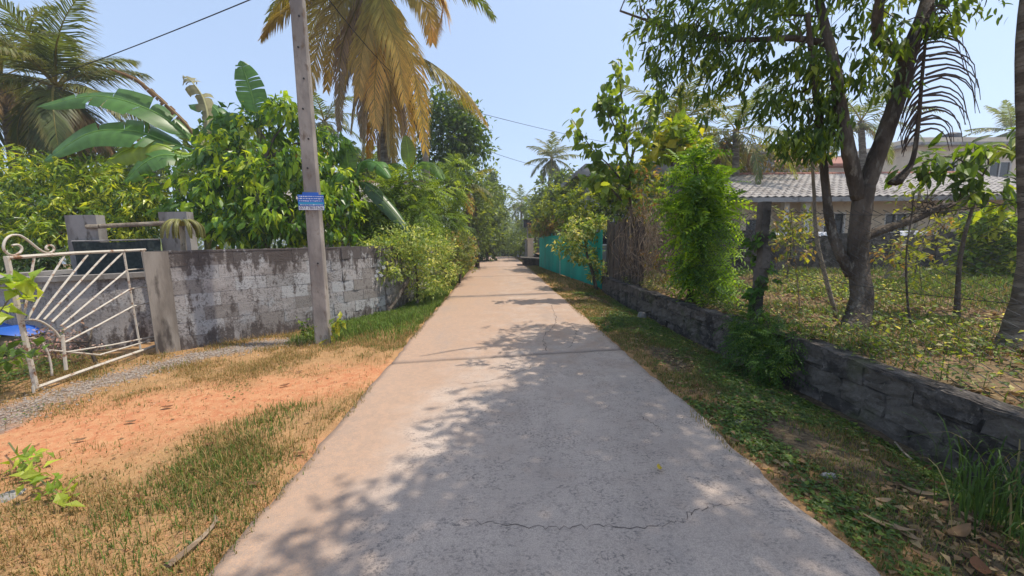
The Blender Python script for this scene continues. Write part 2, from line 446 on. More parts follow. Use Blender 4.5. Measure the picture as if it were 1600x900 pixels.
def pick_tints(n, tints):
    w = np.array([t[1] for t in tints], float); i = rng.choice(len(tints), n, p=w / w.sum())
    return i
def crown_sites(tips, outs, s):
    """one row per leaf: place, direction, normal, length, tint index"""
    k = rng.integers(s['n'][0], s['n'][1] + 1, len(tips)); idx = np.repeat(np.arange(len(tips)), k); N = len(idx)
    d = nrm(outs[idx] * s.get('out', 0.5) + nrm(rng.normal(size=(N, 3))) * s.get('rand', 0.8) + np.array([0, 0, -s.get('droop', 0.5)]))
    p = tips[idx] + rng.normal(size=(N, 3)) * s.get('off', 0.05)
    up = nrm(np.array([0, 0, 1.0]) + rng.normal(size=(N, 3)) * s.get('tumble', 0.45))
    L = rng.uniform(*s['L'], N)
    ti = pick_tints(len(tips), s['tints'])[idx]
    flip = rng.random(N) < s.get('mixed', 0.15)
    ti = np.where(flip, pick_tints(N, s['tints']), ti)
    if s.get('pinn'):                                # compound leaves: pairs of leaflets along a stalk
        m = s['pinn']; t = (np.arange(m) // 2 * 2 + 2) / m; sg = np.where(np.arange(m) % 2, 1, -1)
        side = nrm(np.cross(d, up))
        P2 = p[:, None] + d[:, None] * (L[:, None] * t)[..., None] - np.array([0, 0, 1.0]) * (L[:, None] * t**2 * s.get('sag', 0.25))[..., None]
        D2 = d[:, None] * 0.55 + side[:, None] * sg[None, :, None] * 0.85 + np.array([0, 0, -s.get('hang', 0.15)])
        N2 = np.broadcast_to(up[:, None], P2.shape)
        l2 = (L[:, None] * s.get('leaflet', 0.3)) * (1.1 - 0.5 * np.abs(t - 0.45))[None]
        return P2.reshape(-1, 3), D2.reshape(-1, 3), N2.reshape(-1, 3), l2.ravel(), np.repeat(ti, m)
    return p, d, up, L, ti

def leaf_crown(sites, s, mat_key, parent, name='crown', near=0, org=None, hi=False):
    """near = how many leaves that show largest become leaf objects; the rest is one crown mesh"""
    p, d, up, L, ti = sites
    cols = np.array([t[0] for t in s['tints']], float)
    W = s.get('W', 0.35); fold, curl = s.get('fold', 0.16), s.get('curl', 0.2)
    px, py, z = project(p)
    sel = np.zeros(len(p), bool)
    if near:
        ok = (z > 0.3) & (px > -10) & (px < 1610) & (py > -10) & (py < 910)
        score = np.where(ok, L / np.maximum(z, 0.1), 0)
        sel[np.argsort(-score)[:near]] = True; sel &= ok
    r = ~sel
    mb = MB()
    V, T, kk = leaf_vf(p[r], d[r], up[r], L[r], L[r] * W * rng.uniform(0.8, 1.15, r.sum()), fold, curl, hi)
    c = cols[ti[r]] * rng.uniform(0.75, 1.2, (r.sum(), 1))
    mb.add(V, T=T, col=np.repeat(c, kk, 0))
    o = part(name, mb, M[mat_key], parent, tint=True, kind='stuff' if near else None)
    if near:
        protos = []
        for cc in cols:
            V, T, kk = leaf_vf(np.zeros((1, 3)), np.array([[0, 1.0, 0]]), np.array([[0, 0, 1.0]]), 1.0, W, fold, curl, True)
            protos.append(make_mesh('leaf', V, [T], M[mat_key], tint=np.tile(cc, (kk, 1))))
        for i in np.nonzero(sel)[0]:
            dd = nrm(d[i]); sx = nrm(np.cross(dd, up[i])); n = np.cross(sx, dd)
            inst('leaf', protos[ti[i]], frame(p[i], sx, dd, n, L[i]), parent)
    return o

def lobe_tips(lobes, zmin=None):
    tips, outs = [], []
    for c, R, n in lobes:
        R = np.broadcast_to(np.asarray(R, float), (3,))
        u = nrm(rng.normal(size=(n, 3)))
        r = 0.35 + 0.7 * rng.random(n) ** 0.55
        wob = 0.75 + 0.5 * rng.random((n, 1))
        t = np.asarray(c) + u * R * r[:, None] * wob
        tips.append(t); outs.append(u)
    tips = np.concatenate(tips); outs = np.concatenate(outs)
    if zmin is not None:
        ok = tips[:, 2] > zmin; tips, outs = tips[ok], outs[ok]
    return tips, outs

def tree(name, label, cat, base, trunk, r, lobes, spec, group=None, bark='bark', lm='leaf', near=0, limbs=True, zmin=None, hi=False, thing_=None, split=True, twigs=0):
    base = np.asarray(base, float)
    t = thing_ or thing(name, label, cat, base, group)
    tr = spl(trunk, max(10, 5 * len(trunk)))
    rr = r * (1 - 0.6 * np.linspace(0, 1, len(tr))); rr[:2] *= (1.35, 1.12)
    part('trunk' if r > 0.035 else 'stem', MB().tube(tr, rr, 9, 0.06), M[bark], t, True)
    if limbs:
        for c, R, n in lobes:
            c = np.asarray(c, float)
            j = np.argmin(np.linalg.norm(tr - c, axis=1) + (tr[:, 2] > c[2]) * 0.6)
            j = max(j, len(tr) // 3)
            a = tr[j]
            if np.linalg.norm(c - a) < 0.15: continue
            mid = (a + c) / 2 + rng.normal(size=3) * 0.06 + np.array([0, 0, 0.12 * np.linalg.norm(c - a)])
            sp = spl([a, mid, c], 9)
            mb = MB().tube(sp, np.linspace(rr[j] * 0.7, max(0.006, rr[j] * 0.2), 9), 6, 0.05)
            R3 = np.broadcast_to(np.asarray(R, float), (3,))
            for q in range(twigs):
                e = c + nrm(rng.normal(size=3)) * R3 * 0.85
                st = sp[rng.integers(3, 9)]
                mb.tube(spl([st, (st + e) / 2 + rng.normal(size=3) * 0.05, e], 5), np.linspace(max(0.006, rr[j] * 0.2), 0.003, 5), 4)
            part('branch', mb, M[bark], t, True)
    tips, outs = lobe_tips(lobes, zmin)
    leaf_crown(crown_sites(tips, outs, spec), spec, lm, t, near=near, hi=hi)
    return t

def frond_mb(pts, leaf, n=46, hang=0.5, tint=(0.08, 0.12, 0.03), tip_tint=None, up=(0, 0, 1), start=0.14, ang=0.75, wid=0.045, rr=0.035, sag=0.6, ragged=0.15, rtint=None, one_side=None):
    """a feather palm frond: a tapered rachis with two rows of two-part leaflets"""
    S = spl(pts, 40); mb = MB()
    seg = np.linalg.norm(np.diff(S, axis=0), axis=1); tot = seg.sum()
    T = nrm(np.gradient(S, axis=0)); up = np.asarray(up, float)
    side = nrm(np.cross(T, np.broadcast_to(up, T.shape))); nn = nrm(np.cross(side, T))
    tint = np.asarray(tint, float); tip_tint = tint if tip_tint is None else np.asarray(tip_tint, float)
    mb.tube(S, np.linspace(rr, rr * 0.12, 40), 5, 0, np.asarray(rtint if rtint is not None else tint * 1.3 + 0.03), 0.6)
    t = np.linspace(start, 0.995, n); pos = t * 39; i = np.minimum(pos.astype(int), 38); u = (pos - i)[:, None]
    for sg in ((-1, 1) if one_side is None else (one_side,)):
        keep = rng.random(n) > ragged
        p = (S[i] * (1 - u) + S[i + 1] * u)[keep]; tt = t[keep]; ii = i[keep]; m = len(p)
        L = leaf * (0.45 + 0.62 * np.sin(math.pi * (0.12 + 0.80 * tt))) * rng.uniform(0.8, 1.1, m) * (1.05 - 0.55 * tt ** 3)
        d = nrm(side[ii] * sg * ang * rng.uniform(0.8, 1.2, (m, 1)) + T[ii] * (0.55 + 0.5 * tt[:, None]) + nn[ii] * 0.12 + np.array([0, 0, -1.0]) * hang * rng.uniform(0.6, 1.3, (m, 1)))
        d2 = nrm(d + np.array([0, 0, -1.0]) * sag * rng.uniform(0.5, 1.5, (m, 1)))
        wv = nrm(T[ii] - d * np.sum(T[ii] * d, 1, keepdims=True)) * (wid / 2)
        p1 = p + d * (L * 0.5)[:, None]; p2 = p1 + d2 * (L * 0.5)[:, None]
        V = np.stack([p - wv * 0.6, p + wv * 0.6, p1 - wv, p1 + wv, p2], 1).reshape(-1, 3)
        o = (np.arange(m) * 5)[:, None]
        c = tint * (1 - tt[:, None]) + tip_tint * tt[:, None]
        c = np.repeat(c * rng.uniform(0.7, 1.25, (m, 1)), 5, 0)
        c = c.reshape(m, 5, 3); c[:, 4] = c[:, 4] * 0.6 + np.array([0.25, 0.17, 0.07]) * 0.4; c = c.reshape(-1, 3)
        mb.add(V, o + np.array([[0, 1, 3, 2]]), o + np.array([[2, 3, 4]]), c)
    return mb

def arch(crown, az, el, L, droop):
    """spine of a frond that leaves the crown at azimuth az and bends down"""
    h = np.array([math.cos(az), math.sin(az), 0]); pts = []; p = np.asarray(crown, float); e = el
    for q in range(7):
        pts.append(p.copy()); p = p + (h * math.cos(e) + np.array([0, 0, 1.0]) * math.sin(e)) * (L / 6); e -= droop / 6
    return pts

def palm(label, base, crown, r, n, L, leaf, group=None, tints=None, el=(-0.5, 1.3), droop=(0.9, 1.6), dead=3, bark='palm_bark', nl=44, bend=None, wid=0.05, extra=None, az0=0.0):
    base = np.asarray(base, float); crown = np.asarray(crown, float)
    t = thing('coconut_palm', label, 'palm tree', base, group)
    mid = (base + crown) / 2 + (np.array([0.25, 0.1, 0]) if bend is None else np.asarray(bend))
    sp = spl([base, mid, crown], 60); rr = np.linspace(r * 1.15, r * 0.75, 60); rr[0] *= 1.4; rr[1] *= 1.2; rr[::2] *= 1.06
    part('trunk', MB().tube(sp, rr, 10, 0.02), M['palm_bark'], t, True)
    tints = tints or [(0.065, 0.095, 0.03), (0.085, 0.12, 0.035), (0.055, 0.085, 0.035)]
    for q in range(n):
        az = az0 + q * 2.39996 + rng.uniform(-0.2, 0.2); f = q / max(1, n - 1)
        e = el[1] + (el[0] - el[1]) * f + rng.uniform(-0.12, 0.12)
        tint = np.array(tints[q % len(tints)])
        mb = frond_mb(arch(crown, az, e, L * rng.uniform(0.85, 1.1), rng.uniform(*droop)), leaf, nl, 0.35, tint, tint * 1.15, wid=wid, rtint=(0.20, 0.19, 0.07))
        part('frond', mb, M['leaf'], t, tint=True)
    for q in range(dead):
        az = rng.uniform(0, 6.28)
        mb = frond_mb(arch(crown + np.array([0, 0, -0.1]), az, -0.7, L * 0.8, 0.8), leaf * 0.8, nl, 0.8, (0.26, 0.17, 0.07), (0.20, 0.13, 0.06), wid=wid * 0.8, ragged=0.3)
        part('frond', mb, M['dry'], t, tint=True, label='dead brown frond hanging down')
    if extra: extra(t, crown)
    for q in range(6):
        a = q * 1.05; c = crown + np.array([math.cos(a) * r * 1.5, math.sin(a) * r * 1.5, -0.25 - 0.12 * (q % 2)])
        mb = MB().tube(c + np.array([[0, 0, 0.13], [0, 0, 0.10], [0, 0, 0], [0, 0, -0.1], [0, 0, -0.13]]), [0.02, 0.08, 0.115, 0.075, 0.015], 8)
        part('coconut', mb, M['stem'], t, True)
    return t

def banana_leaf(parent, pts, W, tint, tears=10, sagl=0.5, up=(0.15, -0.75, 0.75), label=None, mat='glossy', rag=0.0, bw=0.75):
    n = 44; S = spl(pts, n); T = nrm(np.gradient(S, axis=0))
    side = nrm(np.cross(T, np.broadcast_to(np.asarray(up, float), T.shape))); nn = nrm(np.cross(side, T))
    t = np.linspace(0, 1, n); a = 0.16
    hw = W / 2 * np.where(t < a, 0, np.sin(math.pi * np.clip((t - a) / (1 - a), 0, 1) ** bw) ** 0.55)
    mb = MB()
    for sg in (-1, 1):
        cuts = np.sort(np.concatenate([[int(n * a)], rng.choice(np.arange(int(n * a) + 2, n - 2), tears, replace=False), [n - 1]]))
        for c0, c1 in zip(cuts[:-1], cuts[1:]):
            if rag and rng.random() < rag: continue
            k = np.arange(c0, c1 + 1); m = len(k)
            th = sagl + rng.uniform(-0.25, 0.45) * (1 if tears > 4 else 0.3)
            V = []
            for j, fr in enumerate((0, 0.35, 0.7, 1.0)):
                ang = th * fr
                kk = k.astype(float); mid = (c0 + c1) / 2
                kk = mid + (kk - mid) * (1 - 0.10 * fr * (tears > 2))
                i0 = np.clip(kk.astype(int), 0, n - 2); u = (kk - i0)[:, None]
                cc = S[i0] * (1 - u) + S[i0 + 1] * u; ss = side[i0]; n2 = nn[i0]
                w_ = hw[k][:, None] * fr
                V.append(cc + ss * sg * w_ * math.cos(ang) - n2 * w_ * math.sin(ang) + n2 * 0.02 * (fr > 0) + T[i0] * w_ * 0.25)
            V = np.stack(V, 1).reshape(-1, 3)
            q = (np.arange(m - 1)[:, None] * 4 + np.arange(3)[None]).reshape(-1, 1)
            Q = q + np.array([[0, 1, 5, 4]])
            c = np.asarray(tint) * rng.uniform(0.85, 1.15)
            cs = np.repeat((c * (1 + 0.10 * np.sin(np.arange(m) * 2.1))[:, None]), 4, 0)
            mb.add(V, Q, col=cs)
    o = part('leaf', mb, M[mat], parent, True, True, label=label)
    mr = MB().tube(S, np.linspace(0.032, 0.005, n), 6, 0, np.asarray(tint) * 1.5 + np.array([0.05, 0.06, 0.02]))
    part('midrib', mr, M[mat], o, True, True)
    return o

def blades(p, h, wd, lean, col, cull=320, kinked=0.6):
    px, py, z = project(p)
    ok = (z > 0.2) & (px > -cull) & (px < 1600 + cull) & (py > -cull) & (py < 900 + cull)
    p, h, wd, col = p[ok], h[ok], wd[ok], col[ok]
    N = len(p); az = rng.uniform(0, 6.283, N); d = np.stack([np.cos(az), np.sin(az), 0 * az], 1); s = np.stack([-d[:, 1], d[:, 0], 0 * az], 1)
    ln = (rng.random(N) * lean)[:, None]; hh = h[:, None]; ww = wd[:, None] / 2; z1 = np.array([0, 0, 1.0])
    m = p + z1 * hh * 0.55 + d * hh * ln * 0.35; t = p + z1 * hh * (1 - kinked * 0.5 * ln) + d * hh * ln
    V = np.stack([p - s * ww, p + s * ww, m - s * ww * 0.8, m + s * ww * 0.8, t], 1).reshape(-1, 3)
    o = (np.arange(N) * 5)[:, None]
    return V, o + np.array([[0, 1, 3, 2]]), o + np.array([[2, 3, 4]]), np.repeat(col, 5, 0)

# leaf colours
MANGO = dict(L=(0.08, 0.165), W=0.27, n=(7, 12), out=0.45, rand=0.85, droop=0.6, off=0.05, tumble=0.5, curl=0.28,
             tints=[((0.045, 0.09, 0.022), 5), ((0.075, 0.135, 0.028), 4), ((0.12, 0.19, 0.035), 2.5), ((0.20, 0.27, 0.05), 1)])
GLOSSY = dict(L=(0.11, 0.28), W=0.42, n=(6, 10), out=0.5, rand=0.7, droop=0.75, off=0.07, tumble=0.45, curl=0.3,
              tints=[((0.042, 0.11, 0.022), 4), ((0.085, 0.185, 0.025), 4), ((0.20, 0.33, 0.03), 3.5), ((0.34, 0.46, 0.04), 2.5), ((0.30, 0.20, 0.06), 0.12)])
LITCHI = dict(L=(0.14, 0.24), W=0.26, n=(7, 12), out=0.5, rand=0.8, droop=0.45, off=0.06, tumble=0.5, curl=0.25,
              tints=[((0.055, 0.115, 0.022), 4), ((0.17, 0.27, 0.03), 3.5), ((0.36, 0.43, 0.045), 3)])
FERNY = dict(L=(0.22, 0.42), W=0.42, n=(3, 6), out=0.6, rand=0.8, droop=0.2, off=0.05, pinn=14, leaflet=0.26, tumble=0.4,
             tints=[((0.075, 0.14, 0.03), 4), ((0.14, 0.23, 0.04), 3), ((0.22, 0.32, 0.05), 2)])
BUSHY = dict(L=(0.07, 0.13), W=0.45, n=(7, 12), out=0.6, rand=0.8, droop=0.2, off=0.06, tumble=0.7, curl=0.15,
             tints=[((0.06, 0.105, 0.03), 4), ((0.10, 0.165, 0.045), 3), ((0.17, 0.24, 0.07), 2)])
FAR = dict(L=(0.28, 0.5), W=0.5, n=(5, 8), out=0.6, rand=0.8, droop=0.25, off=0.2, tumble=0.8, curl=0.15,
           tints=[((0.06, 0.10, 0.035), 4), ((0.095, 0.15, 0.045), 3), ((0.15, 0.21, 0.06), 1.5)])
DARKROUND = dict(FAR, L=(0.18, 0.3), n=(7, 11), tints=[((0.04, 0.085, 0.025), 4), ((0.065, 0.125, 0.03), 3), ((0.11, 0.17, 0.04), 1.5)])

# ================================================================ THE SETTING
RXL, RXR = -1.34, 1.66
# ---- ground sheet
def axis(lo, hi, step, far, nf=26):
    fine = np.arange(lo, hi + 1e-6, step)
    g = np.geomspace(step * 1.5, far, nf)
    return np.concatenate([(lo - g)[::-1], fine, hi + g])
gx = axis(-6.2, 3.05, 0.075, 600); gy = axis(0.4, 11, 0.085, 700)
gy = gy[gy > -40]
X, Y = np.meshgrid(gx, gy)
onroad = np.clip(1 - np.maximum(RXL + 0.10 - X, X - RXR + 0.10) / 0.12, 0, 1)
far = np.clip((np.abs(X) - 30) / 60, 0, 1)
Z = ground_z(X, Y) + (fbm(X, Y, 1.1) - 0.5) * 0.07 * (1 - onroad) + (fbm(X, Y, 6.0) - 0.5) * 0.03 * (1 - onroad) - onroad * 0.03
ditch = np.clip((X - 2.3) / 0.7, 0, 1) * np.clip((11 - Y) / 2, 0, 1)
Z -= ditch * 0.12
red = [G(-60, 700), G(80, 682), G(200, 660), G(400, 622), G(540, 592), G(600, 580)]
dr = poly_dist(X, Y, red)
hw = np.interp(X, [-4.5, -2.5, -1.6], [1.25, 0.95, 0.62])
mred = np.clip(1.15 - dr / hw, 0, 1) * np.clip((RXL + 0.1 - X) / 0.1, 0, 1)
edge = np.clip(1 - np.abs(X - RXL) / 0.35, 0, 1) * np.clip((6.5 - Y) / 3, 0, 1) * 0.4
mred = np.maximum(mred, edge * (X < 0))
gravl = [G(-60, 690), G(0, 655), G(150, 597), G(300, 560), G(400, 540), G(480, 530)]
mgr = np.clip(1.2 - poly_dist(X, Y, gravl) / 0.30, 0, 1)
mdark_earth = np.clip((X - 1.75) / 0.4, 0, 1) * np.clip((11.5 - Y) / 1.5, 0.25, 1) * 0.8  # darker brown earth: right verge, past the gate, far ground
mdark_earth = np.maximum(mdark_earth, np.clip((-5 - X) / 0.6, 0, 1) * 0.55 * (Y > 4.2))
mdark_earth = np.maximum(mdark_earth, np.clip((Y - 9) / 8, 0, 1) * 0.5)
ny, nx = X.shape
idx = np.arange(nx * ny).reshape(ny, nx)
Q = np.stack([idx[:-1, :-1], idx[:-1, 1:], idx[1:, 1:], idx[1:, :-1]], -1).reshape(-1, 4)
mb = MB().add(np.stack([X, Y, Z], -1).reshape(-1, 3), Q, col=np.stack([mred, mgr, mdark_earth], -1).reshape(-1, 3))
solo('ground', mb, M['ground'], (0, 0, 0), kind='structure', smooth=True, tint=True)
def gz(x, y):
    x = np.asarray(x, float); y = np.asarray(y, float)
    return ground_z(x, y) + (fbm(x, y, 1.1) - 0.5) * 0.07 + (fbm(x, y, 6.0) - 0.5) * 0.03 - np.clip((x - 2.3) / 0.7, 0, 1) * np.clip((11 - y) / 2, 0, 1) * 0.12

# ---- raised yard behind the low wall
gx = axis(3.22, 14, 0.16, 70, 14); gx = gx[gx >= 3.22]; gy = axis(-1, 13, 0.16, 45, 14); gy = gy[gy > -12]
X, Y = np.meshgrid(gx, gy)
yard_z = lambda x, y: 0.37 + (fbm(x, y, 0.8) - 0.5) * 0.16 + (fbm(np.asarray(x) + 7, y, 4.0) - 0.5) * 0.05
Z = yard_z(X, Y); Z[:, 0] = 0.37
ny, nx = X.shape; idx = np.arange(nx * ny).reshape(ny, nx)
Q = np.stack([idx[:-1, :-1], idx[:-1, 1:], idx[1:, 1:], idx[1:, :-1]], -1).reshape(-1, 4)
solo('yard_ground', MB().add(np.stack([X, Y, Z], -1).reshape(-1, 3), Q), M['yard'], (0, 0, 0), kind='structure', smooth=True)

# ---- concrete road cast in slabs
road = thing('road', None, None, (0, 0, 0), kind='structure')
joints = [(-7.0, -7.0), (-1.0, -0.7), (4.46, 4.78), (9.82, 10.09), (15.2, 15.4), (20.6, 20.8), (26.0, 26.2), (31.5, 31.6), (37, 37), (43, 43), (50, 50), (60, 60)]
for (a0, a1), (b0, b1) in zip(joints[:-1], joints[1:]):
    nu, nv = (44, 70) if b0 < 16 and b0 > 0 else (16, 24)
    u = np.linspace(0, 1, nu); v = np.linspace(0, 1, nv)
    U, Vv = np.meshgrid(u, v)
    y0 = a0 + (a1 - a0) * U + 0.012; y1 = b0 + (b1 - b0) * U - 0.012
    Yr = y0 + (y1 - y0) * Vv
    el = RXL + (fbm(Yr * 0, Yr, 1.1) - 0.5) * 0.06 + (fbm(Yr * 0 + 3, Yr, 7) - 0.5) * 0.07
    er = RXR + (fbm(Yr * 0 + 9, Yr, 1.1) - 0.5) * 0.05 + (fbm(Yr * 0 + 5, Yr, 7) - 0.5) * 0.07
    Xr = el + (er - el) * U
    jn = (fbm(Xr, Xr * 0 + a0, 5) - 0.5) * 0.03
    Yr = Yr + jn * ((Vv == 0) | (Vv == 1))
    Zr = 0.030 + ground_z(Xr, Yr) + (fbm(Xr, Yr, 0.9) - 0.5) * 0.012
    edge = np.minimum(np.minimum(U, 1 - U) * 3, np.minimum(Vv, 1 - Vv) * 5.4)
    Zr -= 0.012 * np.clip(1 - edge / 0.05, 0, 1)
    R = 0.72 * np.clip((-0.45 - Xr) / 0.7, 0, 1) ** 1.2 + 0.40 * np.clip((Yr - 3.0) / 3.5, 0, 1) + 0.26  # dust, plus sunlit peach painted over the left and far road
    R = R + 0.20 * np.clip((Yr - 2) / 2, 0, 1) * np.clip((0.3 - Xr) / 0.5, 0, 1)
    d2 = np.abs(Yr - (9.82 + 0.27 * U) + 0.05)
    Gd = np.clip(1.3 - d2 / 0.22, 0, 1) * (0.6 + 0.5 * (fbm(Xr, Yr, 3) > 0.45)) if 9 < b0 < 16 else Xr * 0
    Gd = np.maximum(Gd, np.clip(1 - np.minimum(Vv, 1 - Vv) * 5.4 / 0.05, 0, 1) * 0.5)
    top = np.stack([Xr, Yr, Zr], -1).reshape(-1, 3)
    idx = np.arange(nu * nv).reshape(nv, nu)
    Q = [np.stack([idx[:-1, :-1], idx[:-1, 1:], idx[1:, 1:], idx[1:, :-1]], -1).reshape(-1, 4)]
    rim = np.concatenate([idx[0, :], idx[1:, -1], idx[-1, -2::-1], idx[-2:0:-1, 0]])
    low = top[rim] - [0, 0, 0.09]; k0 = len(top); m = len(rim); j = np.arange(m); jn = (j + 1) % m
    Q.append(np.stack([rim[jn], rim[j], k0 + j, k0 + jn], -1))
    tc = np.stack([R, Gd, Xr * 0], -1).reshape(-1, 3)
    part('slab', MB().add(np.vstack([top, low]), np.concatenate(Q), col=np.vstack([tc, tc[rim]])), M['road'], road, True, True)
def crack(pix, w0=0.010):
    pts = [G(a, b) for a, b in pix]
    p = spl(pts, 30 * len(pts) // 3); mb = MB()
    p[:, :2] += rng.normal(size=(len(p), 2)) * 0.012
    t = nrm(np.gradient(p, axis=0)); s = np.stack([-t[:, 1], t[:, 0], 0 * t[:, 0]], 1)
    ww = rng.uniform(0.25, 1, len(p))[:, None] * w0 / 2
    zz = 0.032 + (fbm(p[:, 0], p[:, 1], 0.9) - 0.5) * 0.012
    p[:, 2] = zz
    V = np.stack([p - s * ww, p + s * ww], 1).reshape(-1, 3); i = np.arange(len(p) - 1)[:, None] * 2
    part('crack', mb.add(V, i + np.array([[0, 1, 3, 2]])), M['crack'], road)
crack([(730, 822), (830, 832), (900, 831), (1000, 830), (1065, 820), (1100, 800), (1145, 795)], 0.0045)
crack([(862, 478), (868, 505), (850, 530), (855, 552)], 0.012)
crack([(885, 505), (900, 520), (890, 548)], 0.009)
crack([(1000, 655), (1020, 668), (1035, 680)], 0.006)
crack([(845, 570), (800, 590), (760, 600), (720, 605)], 0.006)

# ---- rough boxes shared by the block walls
def block_mesh(name, size, mat, nz=0.006, cuts=2, pillow=0.94):
    x, y, z = size
    us = np.linspace(-.5, .5, cuts + 2); V = []; F = []
    for sg, ax in ((-1, 1), (1, 1)):
        k = len(V)
        for a in us:
            for b in us: V.append([a * x, sg * y / 2, b * z])
        n = cuts + 2
        for a in range(n - 1):
            for b in range(n - 1):
                q = [k + a * n + b, k + (a + 1) * n + b, k + (a + 1) * n + b + 1, k + a * n + b + 1]
                F.append(q if sg < 0 else q[::-1])
    n = cuts + 2
    f = lambda a, b: a * n + b
    rim = [f(a, 0) for a in range(n)] + [f(n - 1, b) for b in range(1, n)] + [f(a, n - 1) for a in range(n - 2, -1, -1)] + [f(0, b) for b in range(n - 2, 0, -1)]
    m = len(rim)
    for i in range(m): F.append([rim[(i + 1) % m], rim[i], rim[i] + n * n, rim[(i + 1) % m] + n * n])
    V = np.array(V); V += rng.normal(size=V.shape) * nz * np.array([0.7, 1, 0.7])
    edge = (np.abs(V[:, 0]) > x * 0.45) | (np.abs(V[:, 2]) > z * 0.42)
    V[:, 1] *= np.where(edge, pillow, 1.0)
    return make_mesh(name, V, [np.array(F)], mat)
def along(poly, s):
    p = np.asarray(poly, float); L = np.concatenate([[0], np.cumsum(np.linalg.norm(np.diff(p, axis=0), axis=1))])
    q = np.stack([np.interp(s, L, p[:, k]) for k in range(2)], -1)
    i = np.clip(np.searchsorted(L, s, side='right') - 1, 0, len(p) - 2); d = nrm(p[i + 1] - p[i])
    return q, d, L[-1]
def ribbon(mb, poly, thick, z0, z1, off=0.0, n=60, ends=True):
    """solid strip along a plan curve; its face looks to the right of the way the curve runs"""
    p = np.asarray(poly, float); d = nrm(np.gradient(p, axis=0)); nn = np.stack([d[:, 1], -d[:, 0]], 1)
    a = p + nn * off; b = p + nn * (off - thick); m = len(p)
    z0 = np.broadcast_to(z0, (m,)); z1 = np.broadcast_to(z1, (m,))
    V = np.concatenate([np.c_[a, z0], np.c_[a, z1], np.c_[b, z1], np.c_[b, z0]])
    i = np.arange(m - 1); Q = []
    for k in range(4):
        k2 = (k + 1) % 4; Q.append(np.stack([i + k * m, i + 1 + k * m, i + 1 + k2 * m, i + k2 * m], -1))
    Q = np.concatenate(Q + [np.array([[0, m, 2 * m, 3 * m], [m - 1, 4 * m - 1, 3 * m - 1, 2 * m - 1]])])
    return mb.add(V, Q)

# ---- curved block wall on the left
wall_pts = spl([(-4.60, 5.20, 0), (-3.83, 5.93, 0), (-3.26, 6.50, 0), (-2.68, 7.10, 0), (-2.25, 7.95, 0), (-2.08, 9.2, 0), (-2.02, 12, 0), (-2.0, 16, 0), (-2.05, 22, 0), (-2.4, 31, 0)], 160)[:, :2]
lw = thing('boundary_wall', 'curved grey block wall stained with black mould behind the near pole', 'wall', (*wall_pts[40], 0))
WH = 1.40
part('core', ribbon(MB(), wall_pts, 0.11, -0.15, WH - 0.02, -0.0035), M['wall'], lw)
bm = [block_mesh('block', (0.396, 0.10, 0.196), M['wall'], 0.0009, 2, 0.99) for _ in range(5)]
_, _, LT = along(wall_pts, 0.0)
for row in range(7):
    s = 0.24 + 0.2 * (row % 2) + (0.03 * rng.random())
    while s < 7.2:
        q, d, _ = along(wall_pts, s); nn = np.array([d[1], -d[0]])
        sink = rng.uniform(-0.0022, 0.0018) + (rng.uniform(0.002, 0.010) if s > 2.65 else 0.0)
        c = np.array([*(q + nn * (sink - 0.048)), 0.1 + row * 0.2 - 0.0])
        y = np.array([-nn[0], -nn[1], 0]); x = np.array([d[0], d[1], 0])
        a = rng.normal() * 0.004
        inst('block', bm[rng.integers(5)], frame(c, x, y, np.array([0, 0, 1.0])), lw)
        s += 0.4
cz = WH + 0.012 + 0.012 * rng.random(160)
part('coping', ribbon(MB(), wall_pts, 0.135, WH - 0.008, cz, 0.006), M['wall'], lw)
p0 = np.array([-4.665, 5.29])
mb = MB()
mb.box((p0[0], p0[1], 0.67), (0.25, 0.25, 1.48), [[.72, -.69, 0], [.69, .72, 0], [0, 0, 1]])
part('gate_post', mb, M['post'], lw)

# ---- low wall on the right verge
lowp = np.c_[np.interp(np.linspace(-3, 10.8, 90), [-3, 2, 4, 7.5, 10.8], [3.16, 3.14, 3.16, 3.04, 3.08]), np.linspace(-3, 10.8, 90)][::-1]
lv = thing('low_wall', 'low blackened laterite wall edging the right verge below the fence', 'wall', (3.1, 5, 0))
part('core', ribbon(MB(), lowp, 0.15, -0.3, 0.40, -0.014), M['lowwall'], lv)
bm = [block_mesh('block', (0.385, 0.12, 0.185), M['lowwall'], 0.009, 3) for _ in range(6)]
for row in range(3):
    s = 0.1 + 0.2 * (row % 2)
    while s < 13.7:
        q, d, _ = along(lowp, s); nn = np.array([d[1], -d[0]])
        c = np.array([*(q + nn * (-0.056 + rng.uniform(-0.012, 0.008))), -0.09 + row * 0.195 + rng.normal() * 0.004])
        inst('block', bm[rng.integers(6)], frame(c, np.array([*d, 0]), np.array([-nn[0], -nn[1], 0]), np.array([0, 0, 1.0])), lv)
        s += 0.397
part('coping', ribbon(MB(), lowp, 0.19, 0.37, 0.385 + 0.05 * rng.random(90) ** 2, 0.012), M['lowwall'], lv)

